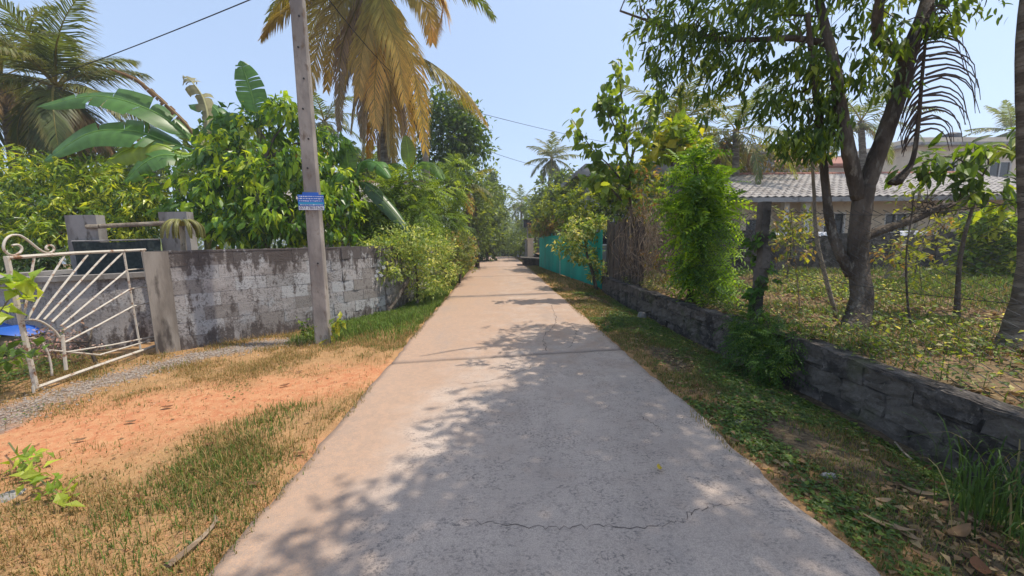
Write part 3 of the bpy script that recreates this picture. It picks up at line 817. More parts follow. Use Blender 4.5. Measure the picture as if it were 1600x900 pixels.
# ---- the near pole with its notice plate
pb = np.array([-2.66, 5.62, 0.0])
def pole(name, label, base, h, w0, w1, d0, d1, lean, rz, group):
    t = thing(name, label, 'pole', base, group); mb = MB(); n = 9
    c, s = math.cos(rz), math.sin(rz); R = np.array([[c, -s, 0], [s, c, 0], [0, 0, 1]])
    V = []
    for q in np.linspace(0, 1, n):
        w_, d_ = w0 + (w1 - w0) * q, d0 + (d1 - d0) * q; b = 0.018
        ring = [(-w_/2+b, -d_/2), (w_/2-b, -d_/2), (w_/2, -d_/2+b), (w_/2, d_/2-b), (w_/2-b, d_/2), (-w_/2+b, d_/2), (-w_/2, d_/2-b), (-w_/2, -d_/2+b)]
        V += [np.array([x, y, 0]) @ R.T + base + np.array([lean[0] * q, lean[1] * q, -0.3 + (h + 0.3) * q]) for x, y in ring]
    Q = [[i*8+j, i*8+(j+1) % 8, (i+1)*8+(j+1) % 8, (i+1)*8+j] for i in range(n-1) for j in range(8)]
    k = (n-1)*8
    mb.add(V, Q + [[k, k+1, k+2, k+7], [k+7, k+2, k+3, k+6], [k+6, k+3, k+4, k+5]])
    part('shaft', mb, M['concrete'], t)
    return t, R
np_, R = pole('utility_pole', 'tall square concrete pole carrying a small blue notice plate', pb, 7.6, 0.215, 0.15, 0.17, 0.12, (0.02, 0.03), math.radians(12), 'concrete utility poles')
for q, zz in enumerate((1.2, 2.55, 2.95, 3.35, 3.75, 4.15, 4.55)):
    f = (zz + .3) / 7.9; c = pb + [0.02 * f, 0.03 * f, zz]
    fr = c + R @ np.array([0.02 * (-1) ** q, -(0.17 - 0.05 * f) / 2 - 0.001, 0])
    part('hole_plug', MB().tube([fr, fr + R @ np.array([0, -0.008, 0])], 0.013, 8), M['dark'], np_)  # dark plugs painted as the shaded holes in the shaft
for q, zz in enumerate((4.9, 5.3)):
    c = pb + [0.015, 0.02, zz]
    part('cable_clamp', MB().box(c, (0.24, 0.19, 0.04), R), M['dark'], np_)
def text_part(s, size, origin, xdir, zdir, mat, parent, name='lettering', width=None):
    cu = bpy.data.curves.new('lettering', 'FONT'); cu.body = s; cu.size = size; cu.align_x = 'CENTER'; cu.align_y = 'CENTER'; cu.extrude = 0.0008
    o = bpy.data.objects.new('tmp_text', cu); COL.objects.link(o)
    me = bpy.data.meshes.new_from_object(o.evaluated_get(bpy.context.evaluated_depsgraph_get()))
    bpy.data.objects.remove(o); me.name = name
    me.materials.clear(); me.materials.append(mat)
    n = np.empty(len(me.vertices) * 3, np.float32); me.vertices.foreach_get('co', n); n = n.reshape(-1, 3)
    if width: n[:, 0] *= width / max(1e-4, n[:, 0].max() - n[:, 0].min()); me.vertices.foreach_set('co', n.ravel())
    y = np.cross(xdir, zdir)
    return inst(name, me, frame(origin, np.asarray(xdir), np.asarray(zdir), -y if False else np.cross(xdir, zdir)), parent)
xd = R @ np.array([1.0, 0, 0]); yd = R @ np.array([0, -1.0, 0]); zd = np.array([0, 0, 1.0])
sc = P(489, 316, 5.50); sc[:2] = (pb[:2] + (R @ np.array([0, -0.100, 0]))[:2]) + [0.008, 0.0]
sg = thing('notice_plate', 'small blue and white notice plate fixed to the near concrete pole', 'sign', sc)
W_, H_ = 0.335, 0.215
part('plate', MB().box(sc, (W_, 0.008, H_), R).box(sc + zd * (H_/2 + 0.016), (W_ * 0.62, 0.008, 0.034), R), M['blue'], sg)
part('band', MB().box(sc + yd * 0.006 - zd * 0.012, (W_ * 0.97, 0.003, 0.03), R), M['cyan'], sg)
part('band', MB().box(sc + yd * 0.006 - zd * 0.078, (W_ * 0.97, 0.003, 0.055), R), M['sign_white'], sg)
for zz, wd, mk in ((0.082, 0.30, 'sign_white'), (0.052, 0.31, 'sign_white'), (0.020, 0.30, 'sign_white'), (-0.034, 0.28, 'sign_white')):
    mb = MB(); x = -wd / 2
    while x < wd / 2:
        l_ = rng.uniform(0.008, 0.028); mb.box(sc + yd * 0.0085 + zd * (zz + rng.normal() * 0.001) + xd * (x + l_ / 2), (l_, 0.001, rng.uniform(0.007, 0.014)), R); x += l_ + rng.uniform(0.004, 0.012)
    part('lettering', mb, M[mk], sg)
text_part('077 7807626', 0.062, sc + yd * 0.0088 - zd * 0.078, xd, zd, M['ink'], sg, width=W_ * 0.9)
b2 = G(683, 395); b2 = P(681, 362, 13.2); b2[2] = 0
pole('utility_pole', 'thin grey concrete pole leaning behind the green hedge further up', b2, 7.0, 0.24, 0.17, 0.17, 0.12, (-0.42, 0.1), 0.2, 'concrete utility poles')

# ---- open white gate with sunburst bars
g0, g1 = np.array([-4.79, 3.87, 0]), np.array([-4.84, 5.30, 0])
gd = nrm(g1 - g0); gn = np.array([gd[1], -gd[0], 0])
gp = lambda x, y: onplane(x / 3.215, y / 3.215 + 340, g0, gn)
gate = thing('metal_gate', 'rusty white metal gate with sunburst bars standing open on the left', 'gate', g0)
def bar(name, pix, r, n=None, label=None, flat=1.0):
    p = [gp(*q) for q in pix]
    if n: p = spl(p, n)
    return part(name, MB().tube(p, r, 6, 0, flat=flat), M['gate'], gate, n is not None, label=label)
bar('frame_rail', [(25, 203), (380, 178), (728, 162)], 0.021); bar('frame_rail', [(178, 856), (480, 748), (798, 638)], 0.019)
bar('frame_stile', [(32, 195), (108, 530), (182, 858)], 0.023); bar('frame_stile', [(716, 160), (755, 400), (794, 645)], 0.020)
bar('gate_foot', [(166, 845), (172, 900)], 0.012)
bar('upright', [(621, 168), (660, 400), (706, 662)], 0.012)
for pix in ([(172, 200), (146, 350), (118, 505)], [(322, 195), (230, 345), (138, 512)], [(440, 188), (310, 350), (183, 512)], [(535, 180), (375, 350), (222, 512)], [(615, 178), (440, 350), (262, 524)],
            [(738, 255), (640, 263), (470, 405), (305, 545)], [(748, 345), (655, 358), (480, 465), (318, 566)], [(752, 425), (668, 446), (495, 540), (325, 627)], [(780, 596), (560, 640), (332, 676)], [(770, 612), (500, 690), (250, 666)]):
    bar('ray_bar', pix, 0.0105)
bar('arch_bar', [(98, 520), (150, 512), (200, 520), (245, 545), (280, 575), (303, 608)], 0.010, 20)
bar('arch_bar', [(128, 605), (175, 608), (212, 632), (240, 680), (255, 735), (262, 795)], 0.010, 20)
bar('short_post', [(314, 590), (322, 680), (332, 765)], 0.016)
bar('scroll', [(62, 140), (88, 136), (108, 150), (104, 172), (72, 189), (40, 182), (18, 155), (26, 115), (56, 90), (100, 90), (145, 118), (190, 155), (230, 176), (262, 172), (272, 155), (258, 140), (238, 142), (230, 156), (243, 164)], 0.011, 70)

# ---- well behind the gate
wc = P(185, 420, 6.5); wc[2] = 0; wc[0] -= 0.1
well = thing('garden_well', 'stained cement well ring with two posts and a crossbar behind the gate', 'well', wc)
mb = MB(); a = np.linspace(0, 2 * math.pi, 41)
for ra, rb, z0, z1 in ((1.22, 1.06, -0.1, 1.02), (1.27, 1.04, 1.02, 1.09)):
    ring = lambda r_, z_: np.c_[wc[0] + r_ * np.cos(a[:-1]), wc[1] + r_ * np.sin(a[:-1]), np.full(40, z_)]
    V = np.vstack([ring(ra, z0), ring(ra, z1), ring(rb, z1), ring(rb, z0)]); i = np.arange(40); j = (i + 1) % 40
    Q = np.concatenate([np.stack([i + q * 40, j + q * 40, j + ((q + 1) % 4) * 40, i + ((q + 1) % 4) * 40], -1) for q in range(4)])
    part('ring' if z0 < 0 else 'rim', MB().add(V, Q), M['wall'] if z0 < 0 else M['old_conc'], well)
for px0, px1, ytop in ((99, 150, 336), (246, 292, 331)):
    a_ = P(px0, ytop, 6.35); b_ = P(px1, ytop, 6.35); c_ = (a_ + b_) / 2
    mb = MB(); zt = c_[2]
    for q in range(5): mb.box((c_[0] + rng.normal() * 0.004, 6.42, zt * (q + 0.5) / 5), ((b_ - a_)[0] - 0.02 * (q == 4), 0.14, zt / 5 + 0.002))
    part('well_post', mb, M['old_conc'], well)
e0, e1 = P(148, 354, 6.32), P(252, 349, 6.32)
part('crossbar', MB().tube([e0 + [-.12, 0, 0], e0, e1, e1 + [.1, 0, 0]], 0.035, 8), M['bark_pale'], well)
n0, n1 = P(112, 377, 6.28), P(248, 374, 6.28)
mb = MB(); xs = np.linspace(0, 1, 18); zs = np.linspace(0, 1, 8); V = []
for q in xs:
    for s_ in zs:
        p = n0 + (n1 - n0) * q; V.append([p[0], 6.27 + 0.03 * math.sin(q * 17 + s_ * 3) , 0.98 + (p[2] - 0.98 - 0.03 * math.sin(math.pi * q)) * s_])
Q = [[i*8+j, (i+1)*8+j, (i+1)*8+j+1, i*8+j+1] for i in range(17) for j in range(7)]
solo('shade_net', MB().add(V, Q).add(np.array(V) + [0, 0.012, 0], [q[::-1] for q in Q]), M['net'], (wc[0], 6.27, 1.0), 'dark green net sheet stretched between the two well posts', 'net')
part('net_rail', MB().tube([n0, n1], 0.014, 6), M['old_conc'], well)

# ---- low tank with a blue sheet and the pale block beyond the gate
tc = P(35, 500, 5.6); tc[2] = 0
mb = MB(); ring = lambda r_, z_: np.c_[tc[0] + r_ * np.cos(a[:-1]), tc[1] + r_ * np.sin(a[:-1]), np.full(40, z_)]
V = np.vstack([ring(.72, -.1), ring(.70, .33), ring(.60, .33), ring(.58, .1)]); i = np.arange(40); j = (i + 1) % 40
Q = np.concatenate([np.stack([i + q * 40, j + q * 40, j + (q + 1) * 40, i + (q + 1) * 40], -1) for q in range(3)])
solo('water_trough', mb.add(V, Q).box((tc[0], tc[1], 0.1), (0.8, 0.8, 0.02)), M['dark_conc'], tc, 'round dark cement trough behind the open gate', 'trough')
V = []; nr = 8
for q in range(nr):
    for s_ in range(40):
        r_ = 0.78 * (q + 0.4) / nr; an = a[s_]; zz = 0.40 + 0.05 * (1 - (q / nr) ** 2) + 0.015 * math.sin(5 * an + q) - (0.07 + 0.03 * math.sin(an * 7)) * (q == nr - 1)
        V.append([tc[0] + r_ * math.cos(an), tc[1] + r_ * math.sin(an), zz])
Q = [[q*40+s_, q*40+(s_+1) % 40, (q+1)*40+(s_+1) % 40, (q+1)*40+s_] for q in range(nr-1) for s_ in range(40)]
solo('blue_sheet', MB().add(V, Q), M['tarp'], tc + [0, 0, 0.4], 'crumpled blue plastic sheet spread over the round trough', 'tarpaulin', smooth=True)
pc = P(30, 452, 8.3)
solo('pale_block', MB().box((pc[0] - .5, 8.6, 0.42), (2.7, 0.9, 0.84)).box((pc[0] - .5, 8.6, 0.87), (2.8, 1.0, 0.06)), M['white_trim'], (pc[0], 8.6, 0), 'pale whitewashed masonry block beyond the gate at the left edge', 'masonry block')

# ---- teal sheet fence
tf = np.array([(3.12, 10.95), (3.02, 12.4), (2.86, 14.1), (2.66, 16.2), (2.50, 18.3), (2.38, 20.4)])
tfs = spl(np.c_[tf, np.zeros(6)], 60)[:, :2]
teal = thing('sheet_metal_fence', 'teal corrugated sheet metal fence beside the road on the right', 'fence', (*tf[2], 0))
_, _, TL = along(tfs, 0.0)
ns = 12
for q in range(ns):
    s0, s1 = TL * q / ns, TL * (q + 1) / ns - 0.015; ss = np.linspace(s0, s1, 33)
    p, d, _ = along(tfs, ss); nn = np.c_[-d[:, 1], d[:, 0]]
    of = np.abs(np.sin(np.arange(33) * math.pi / 4)) * 0.035 + (q % 2) * 0.006
    pt = p + nn * of[:, None]; h = 1.66 + rng.uniform(-0.03, 0.04)
    z0 = ground_z(0, p[:, 1])
    V = np.concatenate([np.c_[pt, z0 + 0.03], np.c_[pt, z0 + h], np.c_[pt - nn * .004, z0 + h], np.c_[pt - nn * .004, z0 + 0.03]])
    i = np.arange(32); Q = np.concatenate([np.stack([i + 33*k2, i + 1 + 33*k2, i + 1 + 33*((k2+1) % 4), i + 33*((k2+1) % 4)], -1) for k2 in range(4)])
    part('sheet', MB().add(V, Q), M['teal'], teal)
for q in range(0, ns + 1, 2):
    p, d, _ = along(tfs, TL * q / ns * 0.999); 
    part('post', MB().box((p[0] - d[1]*-0.03 - 0.045, p[1], 0.88), (0.05, 0.05, 1.76)), M['sign_white'] if q == 6 else M['teal'], teal)
# ---- weathered plank screen next to it
pk = thing('plank_fence', 'dark weathered plank screen standing between teal fence and dry vines', 'fence', (3.25, 10, 0.4))
for q in range(12):
    y = 10.75 - q * 0.20; hh = 1.62 + rng.uniform(-0.10, 0.06)
    part('plank', MB().box((3.24 + 0.015 * (q % 2) + q * 0.008, y, 0.36 + hh / 2), (0.03, 0.175, hh), [[1, rng.normal() * .02, 0], [0, 1, rng.normal() * .008], [0, 0, 1]]), M['plank'], pk)
for zz in (0.75, 1.6): part('rail', MB().box((3.31, 9.65, zz), (0.05, 2.4, 0.07)), M['plank'], pk)

# ---- chain link fence on the low wall
cf = thing('chain_link_fence', 'sagging rusty chain link fence on dark posts above low wall', 'fence', (3.35, 5, 0.4))
FX = 3.30
for q, (y, h) in enumerate(((8.4, 1.45), (4.52, 1.62), (1.0, 1.5))):
    base = np.array([FX, y, 0.3])
    mb = MB()
    for k2 in range(6): mb.box(base + [0.012 * rng.normal(), 0.01 * rng.normal(), h * (k2 + 0.5) / 6], (0.105 + rng.normal() * .004, 0.105, h / 6 + 0.004))
    part('fence_post', mb, M['dark_conc'] if q else M['plank'], cf)
cell, zb, zt = 0.085, 0.42, 1.86
mb = MB(); nz = int((zt - zb) / (cell / 2)); ny = int(7.6 / cell)
for q in range(ny):
    y0 = 1.0 + q * cell; k2 = np.arange(nz + 1)
    for sg in (0,):
        yy = y0 + (k2 % 2) * cell
        zz = zb + k2 * cell / 2
        sag = np.sin((yy - 1.0) / 3.7 * math.pi) ** 2
        pts = np.c_[FX + 0.02 + 0.05 * (fbm(yy, zz, 0.9) - 0.5) + (k2 % 2) * 0.003, yy + 0.10 * (fbm(zz, yy, 0.8) - .5), zz - 0.12 * sag * (zz - zb) / (zt - zb)]
        if 5.4 < y0 < 8.3: pts[:, 2] -= 0.15 * (zz - zb) / 1.4
        mb.tube(pts, 0.004, 3)
part('chain_link', mb, M['wire'], cf, kind='stuff')
for zz in (1.80, 1.1): 
    yy = np.linspace(1.0, 8.6, 40); sag = np.sin((yy - 1.0) / 3.7 * math.pi) ** 2
    part('strand', MB().tube(np.c_[FX + 0.02 + 0 * yy, yy, zz - 0.1 * sag * (zz - zb)], 0.003, 4), M['wire'], cf)

# ================================================================ BUILDINGS
def wall_open(mb, x0, x1, z0, z1, y, th, holes):
    xs = sorted({x0, x1, *[h[0] for h in holes], *[h[1] for h in holes]}); zs = sorted({z0, z1, *[h[2] for h in holes], *[h[3] for h in holes]})
    for a_, b_ in zip(xs[:-1], xs[1:]):
        for c_, d_ in zip(zs[:-1], zs[1:]):
            if any(h[0] <= a_ and b_ <= h[1] and h[2] <= c_ and d_ <= h[3] for h in holes): continue
            mb.box(((a_+b_)/2, y + th/2, (c_+d_)/2), (b_-a_, th, d_-c_))
def window(parent, x0, x1, z0, z1, y, frame_m='white_trim', bars=2):
    mb = MB(); f_ = 0.06
    for c_, s_ in ((((x0+x1)/2, y, z1 - f_/2), (x1-x0, .07, f_)), (((x0+x1)/2, y - .02, z0 + f_/2), (x1-x0 + .1, .12, f_)), ((x0 + f_/2, y, (z0+z1)/2), (f_, .065, z1-z0-2*f_)), ((x1 - f_/2, y, (z0+z1)/2), (f_, .065, z1-z0-2*f_))): mb.box(c_, s_)
    for q in range(1, bars): mb.box((x0 + (x1-x0)*q/bars, y, (z0+z1)/2), (.035, .05, z1-z0-2*f_))
    o = part('window', mb, M[frame_m], parent)
    part('pane', MB().box(((x0+x1)/2, y + .05, (z0+z1)/2), (x1-x0-.02, .012, z1-z0-.02)), M['glass'], o)
def gable_roof(parent, x0, x1, ye, yr, yb, ze, zr, tile_m, nmax=300, tw=0.30, tl=0.34, objs=True):
    """tiles on the front slope, one sheet on the back slope"""
    sl_ = math.hypot(yr - ye, zr - ze); d = np.array([0, (yr-ye)/sl_, (zr-ze)/sl_]); n = np.array([0, -d[2], d[1]])
    rf = part('roof', MB().add([[x0, ye, ze-.07], [x1, ye, ze-.07], [x1, yr, zr-.07], [x0, yr, zr-.07], [x1, yb, ze-.07], [x0, yb, ze-.07], [x0, ye, ze-.16], [x1, ye, ze-.16], [x1, yr, zr-.16], [x0, yr, zr-.16], [x1, yb, ze-.16], [x0, yb, ze-.16]],
                             [[0, 1, 2, 3], [3, 2, 4, 5], [6, 9, 8, 7], [9, 11, 10, 8], [0, 6, 7, 1], [5, 4, 10, 11], [0, 3, 9, 6], [3, 5, 11, 9], [1, 7, 8, 2], [2, 8, 10, 4]]), M[tile_m], parent)
    u = np.linspace(-.5, .5, 5); V = []
    for b_ in (0, 1):
        for q in u: V.append([q * tw * 0.99, b_ * tl * 1.12, 0.028 * math.cos(q * 2 * math.pi) + (0.03 if b_ == 0 else 0.0)])
    for q in u: V.append([q * tw * 0.99, 0, 0.028 * math.cos(q * 2 * math.pi) + 0.004])
    F = [[i, i+1, 6+i, 5+i] for i in range(4)] + [[10+i, 11+i, i+1, i] for i in range(4)]
    me = make_mesh('tile', V, [np.array(F)], M[tile_m])
    sites = [(x0 + tw * (i + .5), j) for j in range(int(sl_ / tl)) for i in range(int((x1 - x0) / tw))]
    P0 = [np.array([x, ye, ze]) + d * (tl * j) - n * 0.03 for x, j in sites]
    order = np.argsort([np.linalg.norm(p - CAMP) for p in P0]); mb = MB()
    for r_, i in enumerate(order):
        if r_ < nmax: inst('tile', me, frame(P0[i], np.array([1.0, 0, 0]), d, n), rf)
        else: mb.add(P0[i] + np.array(V) @ np.stack([[1, 0, 0], d, n]), F)
    if mb.n: part('tile_field', mb, M[tile_m], rf, kind='stuff')
    mb = MB()
    for q in range(int((x1 - x0) / 0.4)): mb.tube([[x0 + q*.4, yr, zr - .03], [x0 + q*.4 + .41, yr, zr - .03]], [0.10, 0.088], 8)
    part('ridge', mb, M['tile_red'], rf)
    return rf
h1 = thing('bungalow', 'cream bungalow with pale tiled roof beyond the weedy yard', 'house', (14, 14, 0.3))
hx0, hx1, hy = 9.35, 22.5, 14.0
mb = MB(); wins = [(15.05, 16.05, 1.55, 2.35), (18.0, 19.3, 1.5, 2.4), (12.6, 13.5, 1.5, 2.4)]
wall_open(mb, hx0, hx1, 0.2, 2.80, hy, 0.2, wins + [(9.55, 10.35, 0.2, 2.15)])
mb.box((hx0 + .1, 17.6, 1.5), (0.2, 6.8, 2.6)); mb.box((hx1 - .1, 17.6, 1.5), (0.2, 6.8, 2.6)); mb.box(((hx0+hx1)/2, 21, 1.5), (hx1-hx0, .2, 2.6))
mb.add([[hx0, hy, 2.8], [hx0, 21.1, 2.8], [hx0, 17.5, 4.2], [hx0 + .2, hy, 2.8], [hx0 + .2, 21.1, 2.8], [hx0 + .2, 17.5, 4.2]], [[0, 3, 5, 2], [2, 5, 4, 1]], [[0, 2, 1], [3, 4, 5]])
part('wall', mb, M['house_wall'], h1)
for w_ in wins: window(h1, *w_, hy + .05)
part('doorway', MB().box((9.95, hy + .12, 1.18), (0.76, .04, 1.9)), M['glass'], h1)
part('pillar', MB().box((11.55, hy - .35, 1.5), (0.22, .22, 2.55)), M['white_trim'], h1); part('pillar', MB().box((10.75, hy - .35, 1.5), (0.2, .2, 2.55)), M['white_trim'], h1)
gable_roof(h1, 8.7, 22.9, 13.25, 17.5, 21.8, 2.93, 4.42, 'tile')
part('fascia', MB().box((15.8, 13.22, 2.80), (14.2, .04, .16)), M['grey_wall'], h1)
# grey block compound wall in front of the bungalow
cw = thing('compound_wall', 'dark block compound wall between the weedy yard and the bungalow', 'wall', (12, 11.6, 0.3))
bm = [block_mesh('block', (0.388, 0.15, 0.188), M['dark_conc'], 0.004, 1) for _ in range(4)]
part('core', MB().box((13.0, 11.62, 0.9), (18.4, 0.11, 1.34)), M['dark_conc'], cw)
for row in range(6):
    for q in range(44):
        x = 4.1 + q * 0.4 + 0.2 * (row % 2)
        if row == 5 and 14.6 < x < 15.9: continue
        inst('block', bm[(q * 7 + row * 3) % 4], frame(np.array([x, 11.60 + rng.uniform(-.004, .004), 0.42 + row * 0.2]), np.array([1.0, 0, 0]), np.array([0, 1.0, 0]), np.array([0, 0, 1.0])), cw)
for x in (7.9, 14.3, 18.5): part('pier', MB().box((x, 11.57, 0.95), (0.26, 0.26, 1.5)), M['dark_conc'], cw)
for (a_, b_, lab) in (((1040, 1120), 0, None),): pass
def cloth(label, x0, x1, zt, y, drop):
    V = []; n = 22
    for q in range(n):
        for s_ in range(6):
            f_ = s_ / 5; x = x0 + (x1 - x0) * q / (n - 1)
            V.append([x, y - 0.012 - 0.03 * f_ * (1 + math.sin(q * 1.3)), zt - drop * f_ * (0.85 + 0.15 * math.sin(q * .7))])
    Q = [[i*6+j, i*6+j+1, (i+1)*6+j+1, (i+1)*6+j] for i in range(n-1) for j in range(5)]
    V2 = np.array(V); top = np.array([[x0 + (x1-x0)*q/(n-1), y + 0.17, zt + .002] for q in range(n)]); k2 = len(V)
    Q += [[i*6, (i+1)*6, k2+i+1, k2+i] for i in range(n-1)]
    solo('laundry', MB().add(np.vstack([V2, top]), Q), M['cloth'], (x0, y, zt), label, 'cloth', 'washing spread over the compound wall', smooth=True)
cloth('white sheet spread over the compound wall below the bungalow window', *[P(px, 368, 11.5)[0] for px in (1405, 1468)], 1.615, 11.51, 0.16)
cloth('white cloth over the compound wall behind the forked trunk', *[P(px, 368, 11.5)[0] for px in (1278, 1306)], 1.615, 11.51, 0.14)
cloth('white cloth over compound wall near the ivied fence post', *[P(px, 368, 11.5)[0] for px in (1205, 1224)], 1.615, 11.51, 0.10)
def block_house(label, x0, x1, y0, y1, h, mat, holes=(), slab=0.35, cat='house', storeys=1):
    t = thing('flat_roofed_house', label, cat, ((x0+x1)/2, y0, 0), 'concrete houses behind the gardens'); mb = MB()
    wall_open(mb, x0, x1, -0.4, h, y0, 0.2, holes)
    mb.box((x0 + .1, (y0+y1)/2 + .1, h/2 - .2), (0.2, y1-y0-.2, h + .4)); mb.box((x1 - .1, (y0+y1)/2 + .1, h/2 - .2), (.2, y1-y0-.2, h + .4)); mb.box(((x0+x1)/2, y1, h/2), (x1-x0-.4, .2, h))
    part('wall', mb, M[mat], t)
    part('roof_slab', MB().box(((x0+x1)/2, (y0+y1)/2, h + .09), (x1-x0+2*slab, y1-y0+2*slab, .18)), M['grey_wall'], t)
    mb = MB()
    for c_, s_ in ((((x0+x1)/2, y0, h + .38), (x1-x0, .12, .4)), ((x0 + .06, (y0+y1)/2, h + .38), (.12, y1-y0-.14, .4))): mb.box(c_, s_)
    part('parapet', mb, M[mat], t)
    for q in range(1, storeys): part('sunshade', MB().box(((x0+x1)/2, y0 - .3, h * q / storeys), (x1-x0, .6, .1)), M['grey_wall'], t)
    for hh in holes: window(t, *hh, y0 + .06)
    return t
block_house('grey two-storey concrete house with rooftop tank at the far right', 28.2, 44, 25, 33, 7.4, 'house_wall', [(30, 31.6, 5.0, 6.4), (34, 35.6, 5.0, 6.4), (30, 31.6, 1.4, 2.8)], 0.5, storeys=2)
block_house('dark grey two-storey house showing above the bungalow roof', 11.6, 17.2, 23, 29, 6.5, 'grey_wall', [(12.6, 14.0, 4.3, 5.6), (15.0, 16.3, 4.3, 5.6)], 0.5, storeys=2)
block_house('small grey flat-roofed house behind the roadside bushes on right', 3.9, 8.2, 16.5, 21, 4.15, 'grey_wall', [(4.6, 5.8, 1.2, 2.6)], 0.5)
hh = thing('white_house', 'white two-storey house with red roof edge seen through the fork', 'house', (20, 24, 0))
mb = MB(); wall_open(mb, 18.5, 23.5, 0, 6.1, 24, 0.2, [(19.2, 20.2, 4.3, 5.6), (21.4, 22.4, 4.3, 5.6)]); mb.box((18.6, 27, 3), (.2, 5.8, 6)); mb.box((23.4, 27, 3), (.2, 5.8, 6)); mb.box((21, 30, 3), (4.6, .2, 6))
part('wall', mb, M['white_trim'], hh)
for x in (19.2, 21.4): window(hh, x, x + 1.0, 4.3, 5.6, 24.06)
part('roof', MB().add([[18, 23.3, 6.0], [24, 23.3, 6.0], [24, 27, 7.3], [18, 27, 7.3], [24, 30.7, 6.0], [18, 30.7, 6.0], [18, 23.3, 5.85], [24, 23.3, 5.85], [24, 30.7, 5.85], [18, 30.7, 5.85]], [[0, 1, 2, 3], [3, 2, 4, 5], [0, 6, 7, 1], [6, 9, 8, 7], [4, 8, 9, 5]], [[0, 3, 5], [1, 4, 2]]), M['tile_red'], hh)
for x in (18.7, 20.7, 22.9): part('pillar', MB().box((x, 23.6, 2.9), (.22, .22, 5.8)), M['white_trim'], hh)
tk = P(1487, 210, 26.5); tk[2] = 7.585
solo('water_tank', MB().tube(tk + np.array([[0, 0, 0], [0, 0, .04], [0, 0, .45], [0, 0, .5], [0, 0, .95], [0, 0, 1.02], [0, 0, 1.12]]), [0.45, 0.5, 0.5, 0.48, 0.5, 0.4, 0.16], 20), M['tank'], tk, 'black plastic water tank on the roof of the far right house', 'water tank', smooth=True)
lh = thing('cottage', 'low grey roofed cottage half hidden behind the tall palm', 'house', (-6, 14, 0))
mb = MB(); wall_open(mb, -8, -3.2, 0, 2.9, 14.6, .2, [(-5.2, -4.2, 1.2, 2.3)]); mb.box((-3.3, 17, 1.45), (.2, 4.5, 2.9)); mb.box((-7.9, 17, 1.45), (.2, 4.5, 2.9)); mb.box((-5.6, 19.2, 1.45), (4.4, .2, 2.9))
part('wall', mb, M['grey_wall'], lh); window(lh, -5.2, -4.2, 1.2, 2.3, 14.65)
gable_roof(lh, -8.5, -2.8, 14.0, 16.9, 19.8, 2.95, 4.1, 'tile', 0, 0.5, 0.5)

# ---- small things by the road further up
pp = P(829, 405, 26); pp[2] = float(ground_z(0, 26))
solo('gate_pillar', MB().box(pp + [0, 0, .75], (.38, .38, 1.5)).box(pp + [0, 0, 1.55], (.48, .48, .12)), M['house_wall'], pp, 'pale pink gate pillar beyond the teal fence', 'pillar')
cs = P(828, 405, 22.0); cs[2] = float(ground_z(0, 22))
solo('culvert_slab', MB().box(cs + [0.1, 0, .17], (1.0, 1.5, .36)).box(cs + [0.05, 0, .40], (1.25, 1.8, .10), [[1, 0, .08], [0, 1, 0], [-.08, 0, 1]]), M['dark_conc'], cs, 'dark concrete culvert slab lying at the end of the teal fence', 'slab')
fw = P(812, 392, 34); fz = float(ground_z(0, 34))
ww = thing('grey_wall', 'grey rendered wall along the road past the pink pillar', 'wall', (fw[0], 34, fz))
part('panel', ribbon(MB(), [(2.2, 40), (2.15, 34), (2.2, 28)], .15, fz - .5, fz + 1.55, 0), M['grey_wall'], ww)
part('coping', ribbon(MB(), [(2.2, 40.05), (2.15, 34), (2.2, 27.95)], .23, fz + 1.55, fz + 1.63, .04), M['old_conc'], ww)
sp_ = P(824, 350, 27)
lp = thing('boxed_post', 'thin post with a dark box on top beyond the teal fence', 'post', (sp_[0], 27, 0))  # dark tank-like box on a thin shaft, no lamp fitted
part('shaft', MB().tube([[sp_[0], 27, float(ground_z(0, 27)) - .1], [sp_[0], 27, sp_[2]]], 0.05, 8), M['concrete'], lp)
part('box', MB().box(sp_, (0.55, 0.35, 0.5)).box(sp_ + [0, 0, .28], (0.65, 0.45, 0.06)), M['tank'], lp)

# ---- overhead cables
def cable(label, pts, r=0.009, n=40):
    p = spl(pts, n); solo('overhead_cable', MB().tube(p, r, 4), M['cable'], p[0], label, 'cable', 'overhead cables')
def sagc(a_, b_, s_): 
    q = np.linspace(0, 1, 9)[:, None]; p = a_ + (b_ - a_) * q; p[:, 2] -= (s_ * 4 * q * (1 - q))[:, 0]; return p
top1 = pb + [0.02, 0.03, 5.0]; top2 = b2 + [-0.38, 0.09, 6.3]
cable('black cable running from the near pole to the left over the bananas', sagc(top1 + [-.1, 0, 0], P(-60, 165, 12.5), 0.1), 0.010)
cable('thin cable running from the leaning pole across the road to right', sagc(top2, P(1010, 232, 30), 0.2), 0.010)
cable('lower thin cable crossing the road behind the round dark tree', sagc(top2 - [0, 0, .9], P(885, 268, 30), 0.25), 0.010)
cable('cable between the near pole and the leaning pole', sagc(top1 + [0, 0, .35], top2 + [0, 0, .1], 0.25), 0.010)

# ================================================================ TREES AND PLANTS
def on(px, py, D, z): 
    p = P(px, py, D); p[2] = z; return p
